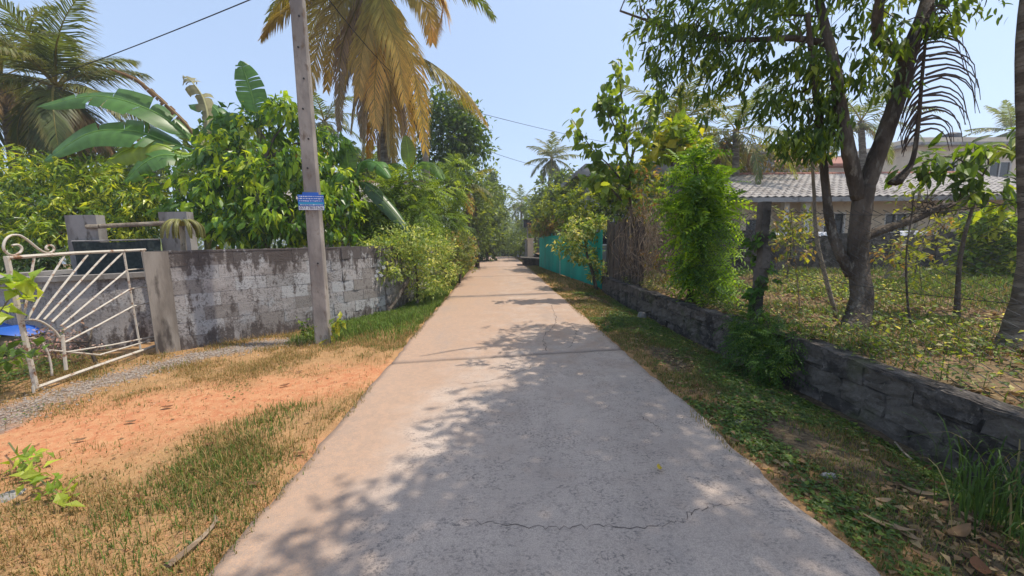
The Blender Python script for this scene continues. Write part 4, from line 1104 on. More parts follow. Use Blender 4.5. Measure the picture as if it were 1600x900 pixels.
# ---- forked mango tree in the yard whose crown shades the road
tb = np.array([4.18, 4.15, 0.34])
mt = thing('mango_tree', 'forked dark trunk mango tree behind the low wall shading the road', 'tree', tb)
D0 = 4.35
main = spl([tb - [0, 0, .1], P(1346, 470, 4.25), P(1340, 400, D0), P(1346, 330, D0), P(1352, 290, D0)], 22)
part('trunk', MB().tube(main, np.interp(np.linspace(0, 1, 22), [0, .12, .35, 1], [0.19, 0.13, 0.107, 0.098]), 12, 0.05), M['bark'], mt, True)
limbs = [
    ([P(1349, 300, D0), P(1372, 240, D0), P(1398, 165, D0), P(1425, 70, D0), P(1452, -20, 4.5), (5.0, 4.7, 5.1), (5.3, 4.9, 6.3), (5.3, 5.2, 7.4)], 0.094, 0.04),
    ([P(1342, 310, D0), P(1325, 230, D0), P(1312, 160, 4.4), P(1304, 100, 4.5), P(1284, 20, 4.7), (4.0, 5.0, 5.0), (3.7, 5.2, 6.0)], 0.078, 0.03),
    ([P(1330, 430, D0), P(1310, 390, 4.4), P(1297, 350, 4.5), P(1288, 270, 4.6), P(1280, 190, 4.6), P(1270, 110, 4.6), P(1262, 20, 4.5)], 0.062, 0.025),
    ([P(1345, 372, D0), P(1385, 357, D0), P(1430, 342, 4.3), P(1465, 325, 4.3), P(1492, 318, 4.2)], 0.058, 0.028),
    ([P(1300, 70, 4.6), P(1240, 60, 4.7), P(1180, 62, 4.8), P(1110, 60, 5.0), P(1050, 45, 5.2), (1.7, 5.3, 4.5)], 0.04, 0.012),
    ([P(1415, 95, D0), P(1370, 40, 4.2), (4.0, 3.9, 4.6), (3.4, 3.4, 5.4), (2.4, 2.9, 6.0)], 0.06, 0.015),
    ([(5.0, 4.7, 5.0), (5.5, 4.0, 5.7), (5.7, 3.0, 6.3), (5.4, 2.0, 6.6)], 0.06, 0.015),
    ([(3.9, 5.1, 5.3), (3.0, 5.3, 5.8), (2.2, 5.2, 6.1), (1.6, 4.9, 6.2)], 0.045, 0.012),
    ([(4.0, 3.9, 4.6), (3.3, 2.6, 5.2), (2.6, 1.4, 5.6), (2.2, 0.2, 5.8)], 0.05, 0.012),
]
allp = []
for pts, r0, r1 in limbs:
    sp = spl(pts, 8 * len(pts)); allp.append(sp)
    part('branch', MB().tube(sp, np.linspace(r0, r1, len(sp)), 9, 0.05), M['bark'], mt, True)
allp = np.concatenate(allp)
tips = []
def region(n, x0, x1, y0, y1, d0, d1):
    for _ in range(n): tips.append(P(rng.uniform(x0, x1), rng.uniform(y0, y1), rng.uniform(d0, d1)))
region(420, 980, 1290, -60, 55, 4.2, 6.4)
region(190, 1000, 1290, 40, 110, 4.4, 6.0)
region(95, 1020, 1240, 100, 165, 4.6, 5.8)
region(50, 1085, 1210, 150, 185, 4.6, 5.4)
region(150, 1210, 1320, 80, 215, 4.0, 4.9)
region(44, 1225, 1300, 200, 240, 4.1, 4.7)
region(190, 1290, 1480, -70, 50, 3.8, 5.6)
region(36, 1330, 1420, 40, 150, 3.9, 4.6)
region(60, 1480, 1600, -60, 26, 3.6, 5.0)
tips = np.array(tips)
keepn = fbm(tips[:, 0] * 2.1 + tips[:, 1], tips[:, 2] * 2.1) > 0.445
tips = tips[keepn]
# the rest of the crown, above and behind the frame
big = [(3.8, 4.5, 6.1), (3.5, 3.5, 6.3), (3.05, 2.6, 6.1), (2.7, 1.8, 6.3), (2.0, 1.0, 6.0), (1.7, 0.1, 6.2), (3.4, 3.1, 6.6), (3.1, 2.1, 6.7), (2.9, 1.2, 6.4), (2.6, 0.2, 6.6), (2.4, -0.8, 6.3), (4.2, 3.7, 6.9),
       (4.1, 2.2, 7.1), (4.0, 0.9, 6.8), (3.7, -0.4, 6.7), (4.7, 4.9, 7.3), (5.4, 3.2, 7.2), (5.3, 1.6, 6.9), (5.5, 5.4, 7.6), (3.9, 5.5, 6.9)]
lob = [(c, (0.9, 0.9, 0.55), 105) for c in big]
t2, o2 = lobe_tips(lob)
px, py, z = project(t2)
t2 = t2[~((z > 0.2) & (px > -50) & (px < 975) & (py > 0) & (py < 900))]
ntop = len(tips); tips = np.vstack([tips, t2])
outs = nrm(tips - np.array([4.3, 4.3, 4.6]))
sites = crown_sites(tips[:ntop], outs[:ntop], MANGO)
TOPS = dict(MANGO, L=(.15, .24), n=(9, 13), off=.09)
leaf_crown(crown_sites(tips[ntop:], outs[ntop:], TOPS), TOPS, 'leaf', mt)
# twigs: each reaches from the closest limb to a few tips
mb = MB()
for i in rng.choice(len(tips), 230, replace=False):
    e = tips[i]; st = allp[np.argmin(np.linalg.norm(allp - e, axis=1) + 0.5 * rng.random(len(allp)))]
    if np.linalg.norm(e - st) > 2.2: continue
    mid = (st + e) / 2 + rng.normal(size=3) * 0.1 + [0, 0, .1]
    mb.tube(spl([st, mid, e], 6), np.linspace(0.012, 0.003, 6), 4)
part('twigs', mb, M['bark'], mt, kind='stuff')
# stray leaf sprays low on the right limb and by the dead side branch
leaf_crown(sites, MANGO, 'leaf', mt, near=300, hi=True)
# broken side branch bristling with dry twigs
mb = MB()
for _ in range(60):
    s = P(rng.uniform(1425, 1490), rng.uniform(315, 335), rng.uniform(4.15, 4.4)); d = nrm(rng.normal(size=3) * [1, .8, 1] + [0.3, 0, .35])
    mb.tube(spl([s, s + d * 0.12, s + d * 0.22 + rng.normal(size=3) * 0.05], 5), np.linspace(.006, .0015, 5), 3)
part('dry_twigs', mb, M['bark'], mt, kind='stuff')

# ---- dry palm frond hung up in the fork
fb = P(1400, 286, 4.1)
df = thing('fallen_frond', 'dry dark palm frond hanging butt down in the mango fork', 'palm frond', fb)
S = spl([P(1398, 286, 4.1), P(1424, 255, 4.1), P(1434, 200, 4.1), P(1440, 130, 4.08), P(1447, 60, 4.05), P(1458, 5, 4.0)], 40)
part('rachis', MB().tube(S, np.interp(np.linspace(0, 1, 40), [0, .06, .2, 1], [0.085, 0.07, 0.030, 0.010]), 8, 0, flat=0.5), M['bark'], df, True)
lft = MB()
for q in range(30):
    f_ = 0.40 + 0.58 * q / 29; st = S[int(f_ * 39)]
    Lx = 0.52 * math.sin(math.pi * (0.18 + 0.75 * (q / 29))) + .08
    for sgn in (1, -1):
        dr = np.array([_r[0] * sgn, _r[1] * sgn, 0]); k2 = 0.15 if sgn > 0 else 0.1
        ln = Lx * (1.0 if sgn > 0 else 0.75) * rng.uniform(.85, 1.1)
        if sgn > 0: pts = [st, st + dr * ln * .45 + [0, 0, .07 * ln], st + dr * ln * .85 - [0, 0, .12 * ln], st + dr * ln * 1.02 - [0, 0, .55 * ln]]
        else: pts = [st, st + dr * ln * .22 - [0, 0, .25 * ln], st + dr * ln * .34 - [0, 0, .65 * ln], st + dr * ln * .38 - [0, 0, 1.0 * ln]]
        pts = spl(np.array(pts) + rng.normal(size=(4, 3)) * 0.012, 8); tt = nrm(np.gradient(pts, axis=0))
        wv = nrm(np.cross(tt, _f)) * np.linspace(.014, .004, 8)[:, None]
        V = np.stack([pts - wv, pts + wv], 1).reshape(-1, 3); i = np.arange(7)[:, None] * 2
        part('leaflet', MB().add(V, i + np.array([[0, 1, 3, 2]]), col=(0.085, 0.06, 0.05)), M['dry'], df, tint=True)

# ---- trunk at the right edge of the view
rb = np.array([5.03, 3.38, 0.3])
spec = dict(MANGO, n=(6, 9))
tree('roadside_tree', 'straight bare trunk rising at the right edge of the photograph', 'tree', rb, [rb - [0, 0, .1], P(1607, 420, 3.4), P(1605, 200, 3.42), P(1607, 0, 3.45), (5.0, 3.5, 5.6), (5.1, 3.7, 6.6)], 0.085,
     [((4.6, 2.4, 6.6), (1, 1, .7), 34), ((6.2, 3.5, 6.9), (1, 1, .7), 34), ((5.2, 4.4, 7.3), (1, 1, .7), 34), ((5.8, 1.6, 6.4), (1, 1, .7), 30)], spec, bark='palm_bark')
# ---- leafy spray low on the right, a young mango behind the fence
yb = np.array([6.1, 4.6, 0.36])
tree('mango_sapling', 'young mango with long drooping leaves before the bungalow roof', 'sapling', yb, [yb, (6.1, 4.65, 1.3), P(1535, 275, 4.7)], 0.032,
     [(P(1440, 255, 4.9), (.22, .2, .14), 7), (P(1480, 265, 4.8), (.22, .2, .16), 9), (P(1530, 235, 4.7), (.25, .2, .16), 11), (P(1575, 225, 4.8), (.22, .2, .14), 8), (P(1545, 285, 4.6), (.25, .2, .16), 10), (P(1500, 300, 4.7), (.2, .2, .12), 7), (P(1585, 305, 4.6), (.2, .2, .12), 6)],
     dict(MANGO, L=(0.16, 0.27), n=(4, 7), tints=[((0.05, 0.10, 0.02), 4), ((0.10, 0.18, 0.03), 3), ((0.2, 0.28, .04), 1)]), hi=True)

# ---- bright feathery shrub by the low wall
sb = np.array([3.50, 6.55, 0.36])
tree('feathery_shrub', 'tall bright green feathery shrub growing behind the low wall', 'shrub', sb, [sb, (3.55, 6.55, 1.5), (3.52, 6.6, 2.6), P(1085, 260, 6.6)], 0.05,
     [(P(1087, 265, 6.5), (0.29, 0.32, 0.26), 45), (P(1106, 300, 6.4), (0.30, 0.32, 0.27), 52), (P(1068, 305, 6.6), (0.26, 0.32, 0.26), 37), (P(1117, 340, 6.4), (0.26, 0.32, 0.30), 45), (P(1087, 350, 6.4), (0.30, 0.32, 0.30), 52), (P(1106, 395, 6.3), (0.30, 0.34, 0.30), 56), (P(1080, 410, 6.4), (0.22, 0.28, 0.26), 33), (P(1106, 440, 6.2), (0.29, 0.32, 0.21), 48)],
     dict(FERNY, L=(0.24, 0.42), n=(2, 4), pinn=12, leaflet=0.27, W=0.5, rand=1.0, tints=[((0.085, 0.18, 0.035), 4), ((0.16, 0.29, 0.04), 4), ((0.27, 0.43, 0.05), 3)]), zmin=0.42)
# ---- big-leaved sapling standing against the sky
lb = np.array([3.35, 8.9, 0.3])
tk2 = dict(L=(0.16, 0.28), W=0.62, n=(3, 5), out=0.4, rand=0.7, droop=0.55, off=0.07, tumble=0.6, curl=0.25, fold=0.12,
           tints=[((0.08, 0.15, 0.03), 4), ((0.14, 0.22, 0.045), 3), ((0.22, 0.30, 0.06), 1)])
bt = thing('teak_sapling', 'thin sapling with big rounded leaves rising against sky beside mango crown', 'sapling', lb)
stems = [[lb, P(990, 400, 8.9), P(985, 310, 8.9), P(980, 240, 8.9), P(972, 160, 8.9), P(966, 90, 8.9)], [P(984, 300, 8.9), P(955, 262, 8.9), P(925, 232, 8.9), P(893, 185, 8.9)], [P(982, 260, 8.9), P(1005, 200, 8.9), P(1030, 140, 9.0)], [P(986, 330, 8.9), P(950, 290, 8.8), P(920, 272, 8.8)], [P(980, 240, 8.9), P(950, 175, 8.8), P(942, 150, 8.8)]]
tips = []
for q, s in enumerate(stems):
    sp = spl(s, 30); part('stem' if q == 0 else 'branch', MB().tube(sp, np.linspace(.05 if q == 0 else .024, .006, 30), 7, .04), M['bark'], bt, True)
    lo = 0.42 if q == 0 else 0.25
    for f_ in np.linspace(lo, 1, int(34 * (1.25 if q == 0 else .8))): tips.append(sp[min(29, int(f_ * 29))] + rng.normal(size=3) * 0.11)
tips = np.array(tips)
leaf_crown(crown_sites(tips, nrm(rng.normal(size=tips.shape)), tk2), tk2, 'leaf', bt, near=180)
# yellowing creeper over its foot and the dry stems on the fence
cb = np.array([3.5, 8.0, 0.36])
cr = thing('dry_creeper', 'mass of dry brown creeper stems hanging on the chain link fence', 'creeper', cb)
mb = MB()
for _ in range(150):
    y = rng.uniform(6.9, 9.4); z1 = rng.uniform(1.2, 2.3); z0 = rng.uniform(0.4, 1.0); x = 3.36 + rng.normal() * 0.10
    p = np.array([[x, y, z1], [x + rng.normal() * .16, y + rng.normal() * .30, (z1 + z0) / 2], [x + rng.normal() * .08, y + rng.normal() * .35, z0]])
    mb.tube(spl(p, 6), rng.uniform(.003, .007), 3)
for _ in range(200):
    p = np.array([3.38, rng.uniform(6.9, 9.2), rng.uniform(0.6, 2.3)]) + rng.normal(size=3) * [.1, 0, 0]; d = nrm(rng.normal(size=3))
    mb.tube(spl([p, p + d * .25 + rng.normal(size=3) * .1, p + d * .45], 6), .004, 3)
part('stems', mb, M['twig'], cr, kind='stuff')
t3, o3 = lobe_tips([((3.42, 8.6, 2.6), (.28, .45, .6), 60), ((3.42, 7.7, 1.0), (.14, .5, .4), 40), ((3.4, 8.9, 1.9), (.15, .3, .5), 22)])
dsp = dict(BUSHY, L=(0.08, 0.16), n=(2, 4), droop=0.7, tints=[((0.32, 0.18, 0.05), 3), ((0.36, 0.27, 0.06), 3), ((0.13, 0.19, 0.04), 4), ((0.12, 0.18, 0.04), 2)])
leaf_crown(crown_sites(t3, o3, dsp), dsp, 'dry', cr, 'dead_leaves')
# climber on the fence post
vb = np.array([3.3, 4.52, 0.4]); vc = thing('climber', 'broad-leaved green climber wrapped round the dark fence post', 'climber', vb)
h_ = np.linspace(0, 1.15, 40); p = np.c_[3.3 + .09 * np.cos(h_ * 9), 4.52 + .09 * np.sin(h_ * 9), .42 + h_]
part('stem', MB().tube(p, .006, 4), M['stem'], vc)
tips = p + rng.normal(size=p.shape) * .03; vs = dict(L=(.07, .12), W=.75, n=(3, 5), out=.7, rand=.6, droop=.5, off=.03, tints=[((.05, .13, .03), 3), ((.09, .2, .04), 2), ((.04, .08, .03), 2)])
leaf_crown(crown_sites(tips, nrm(tips - np.c_[np.full(40, 3.3), np.full(40, 4.52), tips[:, 2]]), vs), vs, 'leaf', vc)

# ---- shrubs and clumps at the foot of the low wall
fb_ = np.array([3.02, 4.05, -0.06])
tree('low_shrub', 'dark green feathery shrub at the foot of the low wall', 'shrub', fb_, [fb_, fb_ + [0, 0, .2], fb_ + [.02, 0, .4]], 0.02,
     [((2.98, 4.05, .30), (.24, .28, .22), 70), ((3.06, 4.25, .48), (.22, .25, .16), 55), ((2.90, 3.85, .16), (.2, .22, .14), 45), ((3.1, 3.75, .42), (.16, .2, .14), 35)], dict(FERNY, L=(.10, .2), n=(3, 5), pinn=12, leaflet=.24, tints=[((.04, .10, .025), 4), ((.07, .15, .03), 3), ((.12, .2, .04), 1)]), zmin=-.05)
# flowering shrub in front of the teal fence
fs = np.array([2.98, 10.9, 0])
tree('flowering_shrub', 'pale leaved flowering shrub leaning before the teal fence', 'shrub', fs, [fs - [0, 0, .1], (2.85, 10.95, .5), (2.72, 11.1, 1.0), (2.68, 11.2, 1.5)], 0.06,
     [(P(905, 362, 11.2), (.5, .5, .35), 75), (P(930, 352, 11.3), (.38, .45, .3), 50), (P(888, 385, 11.0), (.4, .4, .3), 45), (P(915, 400, 11.1), (.45, .4, .3), 50), (P(935, 425, 10.9), (.3, .3, .2), 25)],
     dict(BUSHY, L=(.10, .17), n=(6, 10), W=.42, tints=[((.10, .17, .05), 4), ((.2, .28, .10), 3), ((.42, .45, .30), 2)]))
# hedge behind teal fence
def bush(label, lobes, spec, group=None, name='bush', z0=None, r=0.05, cat='bush', lm='leaf', zmin=None):
    c = np.mean([np.asarray(l[0]) for l in lobes], axis=0); b = c.copy(); b[2] = float(ground_z(0, b[1])) if z0 is None else z0
    return tree(name, label, cat, b, [b - [0, 0, .1], (b + c) / 2 + [.05, 0, 0], c], r, lobes, spec, group, lm=lm, zmin=b[2] + .02 if zmin is None else zmin)
bush('leafy green garden bush behind the near end of teal fence', [(P(925, 315, 13.5), (1.0, .9, .75), 110), (P(895, 335, 14), (.8, .8, .6), 80), (P(955, 330, 13), (.8, .8, .7), 80)], dict(BUSHY, L=(.12, .22), tints=[((.07, .12, .03), 4), ((.14, .21, .04), 3), ((.24, .30, .05), 2)]), 'garden trees on the right', r=.07)
bush('yellow green garden tree behind the middle of teal fence', [(P(880, 320, 17.5), (1.1, 1, .9), 110), (P(857, 345, 18.5), (.9, .9, .7), 70), (P(905, 300, 17), (.9, .9, .7), 80)], dict(BUSHY, L=(.16, .28), tints=[((.08, .13, .03), 4), ((.15, .22, .045), 3), ((.22, .28, .06), 2)]), 'garden trees on the right', r=.08)
bush('brownish creeper bush spilling over the far end of teal fence', [(P(862, 355, 18.3) + [-.15, 0, 0], (.75, .9, .35), 70), (P(880, 350, 16.4), (.5, .7, .3), 45), (P(845, 358, 20.3), (.6, .7, .4), 40)], dict(BUSHY, L=(.12, .2), tints=[((.16, .14, .08), 4), ((.12, .15, .05), 3), ((.2, .12, .09), 2)]), 'garden trees on the right', r=.05)
bush('dark leafy tree behind the plank screen and dry vines', [(P(1000, 300, 12), (.9, .8, .9), 90), (P(965, 285, 12.5), (.8, .8, .6), 60), (P(1030, 330, 11), (.7, .7, .7), 60)], dict(BUSHY, L=(.14, .24), tints=[((.05, .085, .025), 4), ((.10, .15, .035), 3), ((.2, .2, .05), 1.5)]), 'garden trees on the right', r=.07)
bush('lime leaved papaya-like tree above the dry creeper', [(P(1050, 205, 10), (.55, .5, .3), 30), (P(1070, 225, 10), (.5, .5, .3), 26), (P(1030, 235, 9.8), (.4, .4, .3), 18)], dict(BUSHY, L=(.2, .34), W=.7, n=(4, 6), tints=[((.2, .28, .04), 3), ((.3, .32, .05), 2), ((.1, .17, .03), 2)]), None, name='papaya_tree', z0=.36, r=.06, cat='tree')
bush('loose olive tree between the bungalow and the dark house', [(P(1110, 235, 18), (1.3, 1, .9), 70), (P(1150, 250, 19), (1.3, 1, .8), 70), (P(1195, 245, 18), (1.3, 1, .7), 60), (P(1250, 255, 18.5), (1.1, 1, .6), 40)], dict(FAR, L=(.2, .34), tints=[((.07, .085, .04), 4), ((.12, .14, .05), 3), ((.17, .13, .08), 2)]), 'garden trees on the right', z0=0, r=.1)
bush('bright green leafy bush before the compound wall at far right', [(P(1545, 350, 8.6), (.55, .45, .30), 80), (P(1575, 395, 8.4), (.5, .4, .35), 70), (P(1535, 395, 8.7), (.45, .4, .3), 60), (P(1560, 420, 8.4), (.6, .4, .2), 50)], dict(BUSHY, L=(.14, .22), W=.5, tints=[((.09, .16, .03), 4), ((.18, .27, .04), 3), ((.27, .33, .05), 2)]), 'yard bushes', z0=.36)
bush('dull green ground bush near the compound wall pier', [(P(1500, 428, 9.6), (.6, .5, .2), 60), (P(1540, 432, 9.4), (.5, .5, .2), 40)], dict(BUSHY, L=(.12, .2), W=.5, tints=[((.07, .11, .04), 4), ((.13, .18, .06), 3), ((.24, .26, .14), 1)]), 'yard bushes', z0=.36, r=.02)
bush('pale bush growing left of the twin trunk behind fence', [(P(1235, 385, 9), (.5, .5, .35), 40), (P(1215, 345, 9.5), (.4, .4, .3), 26), (P(1255, 350, 9.4), (.3, .4, .3), 22)], dict(BUSHY, L=(.12, .18), n=(3, 6), tints=[((.12, .17, .04), 3), ((.24, .28, .05), 2), ((.22, .17, .09), 2)]), 'yard bushes', z0=.36, r=.025)
bush('sparse yellow green bush right of the forked trunk', [(P(1390, 395, 8), (.45, .4, .3), 30), (P(1440, 385, 8.4), (.45, .4, .35), 30), (P(1470, 345, 8.3), (.3, .3, .25), 16)], dict(BUSHY, L=(.1, .17), n=(3, 6), tints=[((.15, .2, .05), 3), ((.27, .29, .06), 2), ((.22, .15, .08), 2)]), 'yard bushes', z0=.36, r=.025)
# thin stems in the yard
for lab, pts, r_, bk, lf in (
    ('pale curved sapling stem left of the forked trunk', [on(1312, 462, 4.75, .36), P(1288, 425, 4.8), P(1276, 370, 4.85), P(1272, 300, 4.9), P(1268, 235, 4.9), P(1262, 170, 4.9)], .030, 'bark_pale', 0),
    ('thin leafy sapling standing right of the forked trunk', [on(1424, 530, 4.05, .36), P(1418, 470, 4.1), P(1416, 400, 4.15), P(1424, 340, 4.2), P(1428, 300, 4.2)], .013, 'bark', 26),
    ('pale leaning stem behind the sapling', [on(1382, 430, 8.2, .36), P(1400, 400, 8.2), P(1430, 355, 8.2), P(1436, 310, 8.2), P(1440, 280, 8.2)], .045, 'bark_pale', 8),
    ('second pale leaning stem nearer the draped sheet', [on(1408, 430, 8.6, .36), P(1436, 392, 8.6), P(1462, 352, 8.6), P(1476, 315, 8.6)], .05, 'bark_pale', 6),
    ('slender weed stem beside the leafy sapling', [on(1446, 505, 4.9, .36), P(1440, 450, 4.9), P(1436, 410, 4.9)], .008, 'stem', 14),
    ('thin upright shoot left of the forked trunk', [on(1250, 500, 5.1, .36), P(1246, 440, 5.1), P(1240, 380, 5.1), P(1236, 330, 5.1)], .009, 'twig', 10)):
    b_ = np.asarray(pts[0]); t = thing('sapling', lab, 'sapling', b_, 'thin stems in the yard')
    sp = spl(pts, 26); part('stem', MB().tube(sp, np.linspace(r_, r_ * .45, 26), 7, .05), M[bk], t, True)
    if lf:
        tips = sp[rng.integers(8, 26, lf)] + rng.normal(size=(lf, 3)) * .09
        s_ = dict(BUSHY, L=(.05, .10), n=(3, 6), tints=[((.10, .15, .035), 3), ((.2, .24, .05), 2)])
        leaf_crown(crown_sites(tips, nrm(rng.normal(size=(lf, 3))), s_), s_, 'leaf', t)

# ---- palms
def hangers(specs):
    def f(t, crown):
        for q in range(25):
            x1 = (520, 545, 560, 575, 590, 600, 612, 625, 640, 655, 600, 580, 550, 535, 630, 662, 570, 540, 555, 605, 618, 632, 646, 588, 528)[q]; y1 = rng.uniform(150, 270) - (60 if x1 < 560 else 0); D = rng.uniform(10.3, 11.6)
            a_ = np.array([588 + (x1 - 590) * .12, -34]); b_ = np.array([x1 + rng.uniform(-8, 8), y1]); m_ = [a_ + (b_ - a_) * np.array([f_ ** .75, f_]) for f_ in (0, .25, .5, .75, 1)]
            tn = [dead1, (.27, .20, .13), (.50, .39, .19), gold, olive][rng.choice(5, p=[.25, .2, .2, .2, .15])]
            mb = frond_mb([P(*v, D) for v in m_], rng.uniform(.45, .7), 100, rng.uniform(.7, 1.2), tn, np.array(tn) * 1.15, up=(rng.uniform(-.6, .6), -1, .15), wid=.022, ragged=.1, ang=rng.uniform(.4, .75), sag=1.0, rtint=(.2, .15, .08))
            part('frond', mb, M['dry'], t, tint=True, label='brown dead frond hanging down')
        for pts, leaf, tint, tip, hang, up, dead in specs:
            mb = frond_mb(pts, leaf, 125, hang, tint, tip, up=up, wid=.024, ragged=.06, rtint=(.24, .21, .08), ang=.8)
            part('frond', mb, M['dry' if dead else 'leaf'], t, tint=True, label='brown dead frond hanging down' if dead else None)
    return f
toward = (0.25, -1, 0.15)
dead1, gold, olive, green = (.36, .265, .17), (.54, .38, .10), (.24, .24, .075), (.09, .13, .035)
c1 = P(583, -38, 10.8); base1 = on(592, 480, 11.2, 0)
PP = lambda l, D: [P(x, y, D) for x, y in l]
palm('tall coconut palm with curtain of dead fronds behind the near pole', base1, c1, .15, 11, 4.0, .85, 'coconut palms', dead=0, el=(0.25, 1.35), droop=(1.0, 1.7), nl=58, extra=hangers([
    (PP([(575, -35), (560, 5), (535, 70), (530, 140), (530, 205)], 10.4), .55, dead1, dead1, .9, toward, True),
    (PP([(580, -35), (566, 10), (560, 80), (563, 150), (566, 215)], 10.6), .55, (.30, .22, .14), dead1, .9, toward, True),
    (PP([(590, -35), (592, 20), (590, 80), (585, 140), (588, 200)], 10.1), .80, (.42, .36, .15), (.50, .38, .18), .5, toward, False),
    (PP([(595, -35), (612, 20), (640, 80), (655, 150), (665, 235)], 10.0), .80, (.36, .32, .10), gold, .55, toward, False),
    (PP([(590, -30), (606, 40), (610, 120), (612, 190), (618, 265)], 10.6), .75, (.46, .34, .13), (.55, .38, .11), .8, toward, True),
    (PP([(588, -30), (602, 40), (625, 120), (640, 200), (640, 275)], 11.0), .70, (.38, .28, .10), gold, .8, toward, False),
    (PP([(590, -30), (580, 50), (578, 130), (580, 190), (576, 250)], 11.2), .70, gold, (.35, .22, .06), .8, toward, False),
    (PP([(580, -38), (520, -25), (470, 0), (430, 30), (408, 60)], 10.2), .55, (.14, .13, .04), (.28, .21, .08), .5, (0, 0, 1), False),
    (PP([(578, -35), (540, -5), (505, 50), (488, 110), (478, 160)], 10.0), .62, (.12, .13, .045), (.36, .26, .08), .5, toward, False),
    (PP([(595, -38), (640, -40), (685, -15), (690, 30), (668, 62)], 10.4), .60, (.12, .14, .04), gold, .5, (0, 0, 1), False),
    (PP([(595, -38), (650, -34), (690, -5), (702, 42)], 10.5), .7, (.13, .17, .045), gold, .5, (0, 0, 1), False),
    (PP([(600, -38), (640, -22), (668, 18), (676, 66)], 10.2), .7, (.15, .18, .05), gold, .5, toward, False),
    (PP([(580, -38), (530, -22), (492, 30), (470, 110)], 10.3), .7, (.12, .16, .045), (.36, .30, .1), .5, toward, False),
    (PP([(575, -38), (510, -36), (450, -12), (412, 50)], 10.4), .6, (.10, .14, .04), (.30, .24, .08), .6, (0, 0, 1), False),
    (PP([(585, -38), (545, 8), (520, 70), (510, 140)], 10.5), .65, (.16, .18, .06), (.40, .30, .12), .6, toward, False),
    (PP([(592, -38), (600, 20), (622, 80), (632, 160)], 9.8), .75, (.20, .23, .07), (.48, .36, .12), .55, toward, False),
    (PP([(588, -38), (580, 20), (566, 80), (560, 150)], 9.9), .7, (.17, .20, .06), (.40, .30, .13), .6, toward, False),
    (PP([(640, 88), (665, 94), (700, 118), (735, 152), (760, 190)], 10.6), .85, (.10, .13, .04), (.30, .24, .08), .75, (0, 0, 1), False),
    (PP([(600, -30), (618, 30), (634, 70), (645, 90), (668, 100)], 10.6), .30, olive, olive, .7, toward, False)]))
c2 = P(88, 135, 11); palm('coconut palm with full grey green crown at the far left', on(48, 420, 11.5, 0), c2, .19, 24, 2.35, .85, 'coconut palms', dead=4, el=(-.9, 1.45), droop=(.7, 1.5), nl=84, wid=.03, tints=[(.075, .105, .045), (.10, .13, .055), (.06, .09, .04)])
palm('second coconut palm at the left edge with hanging brown skirt', on(10, 420, 13, 0), P(2, 120, 13), .18, 18, 3.2, .8, 'coconut palms', dead=6, el=(-.9, 1.2), droop=(.7, 1.3), nl=80, wid=.032)
palm('distant coconut palm against the sky right of the road', on(838, 402, 32, float(ground_z(0, 32))), P(862, 248, 32), .17, 19, 2.7, .8, 'coconut palms', dead=1, el=(-.9, 1.4), droop=(.6, 1.3), nl=34, wid=.07, tints=[(.075, .10, .05), (.095, .12, .06)])
palm('far slender coconut palm in haze beside the road', on(806, 400, 46, float(ground_z(0, 46))), P(815, 318, 46), .17, 15, 2.8, .8, 'coconut palms', dead=1, el=(-.9, 1.3), droop=(.6, 1.3), nl=26, wid=.09)
palm('feathery coconut palm between the sapling and mango crown', on(1050, 400, 14.5, 0), P(1052, 205, 14.5), .16, 15, 2.6, .75, 'coconut palms', dead=1, el=(-.3, 1.5), droop=(.4, 1.1), nl=46, tints=[(.075, .10, .055), (.095, .12, .06)])
palm('coconut palm behind the dark house with ragged arching fronds', on(1135, 400, 17, 0), P(1150, 205, 17), .17, 17, 3.4, .8, 'coconut palms', dead=3, el=(-.7, 1.2), droop=(.6, 1.3), nl=40)
palm('coconut palm behind the forked trunk over the bungalow', on(1350, 400, 19, 0), P(1345, 190, 19), .17, 15, 3.0, .8, 'coconut palms', dead=1, el=(-.6, 1.2), droop=(.6, 1.3), nl=36)
palm('coconut palm beyond the far right house', on(1585, 400, 27, 0), P(1582, 205, 27), .18, 17, 2.9, .8, 'coconut palms', dead=1, el=(-.6, 1.4), droop=(.5, 1.2), nl=36, wid=.07)
palm('short yellowing palm over the left hedge up the road', on(722, 400, 19, 0), P(722, 292, 19), .16, 12, 2.1, .6, 'coconut palms', dead=3, el=(-.6, 1.0), droop=(.8, 1.5), nl=36, tints=[(.13, .15, .045), (.40, .28, .05), (.10, .13, .04)])
palm('small palm seen between the pole and the dead fronds', on(515, 400, 17, 0), P(507, 190, 17), .14, 12, 2.0, .55, 'coconut palms', dead=0, el=(-.4, 1.2), nl=30)

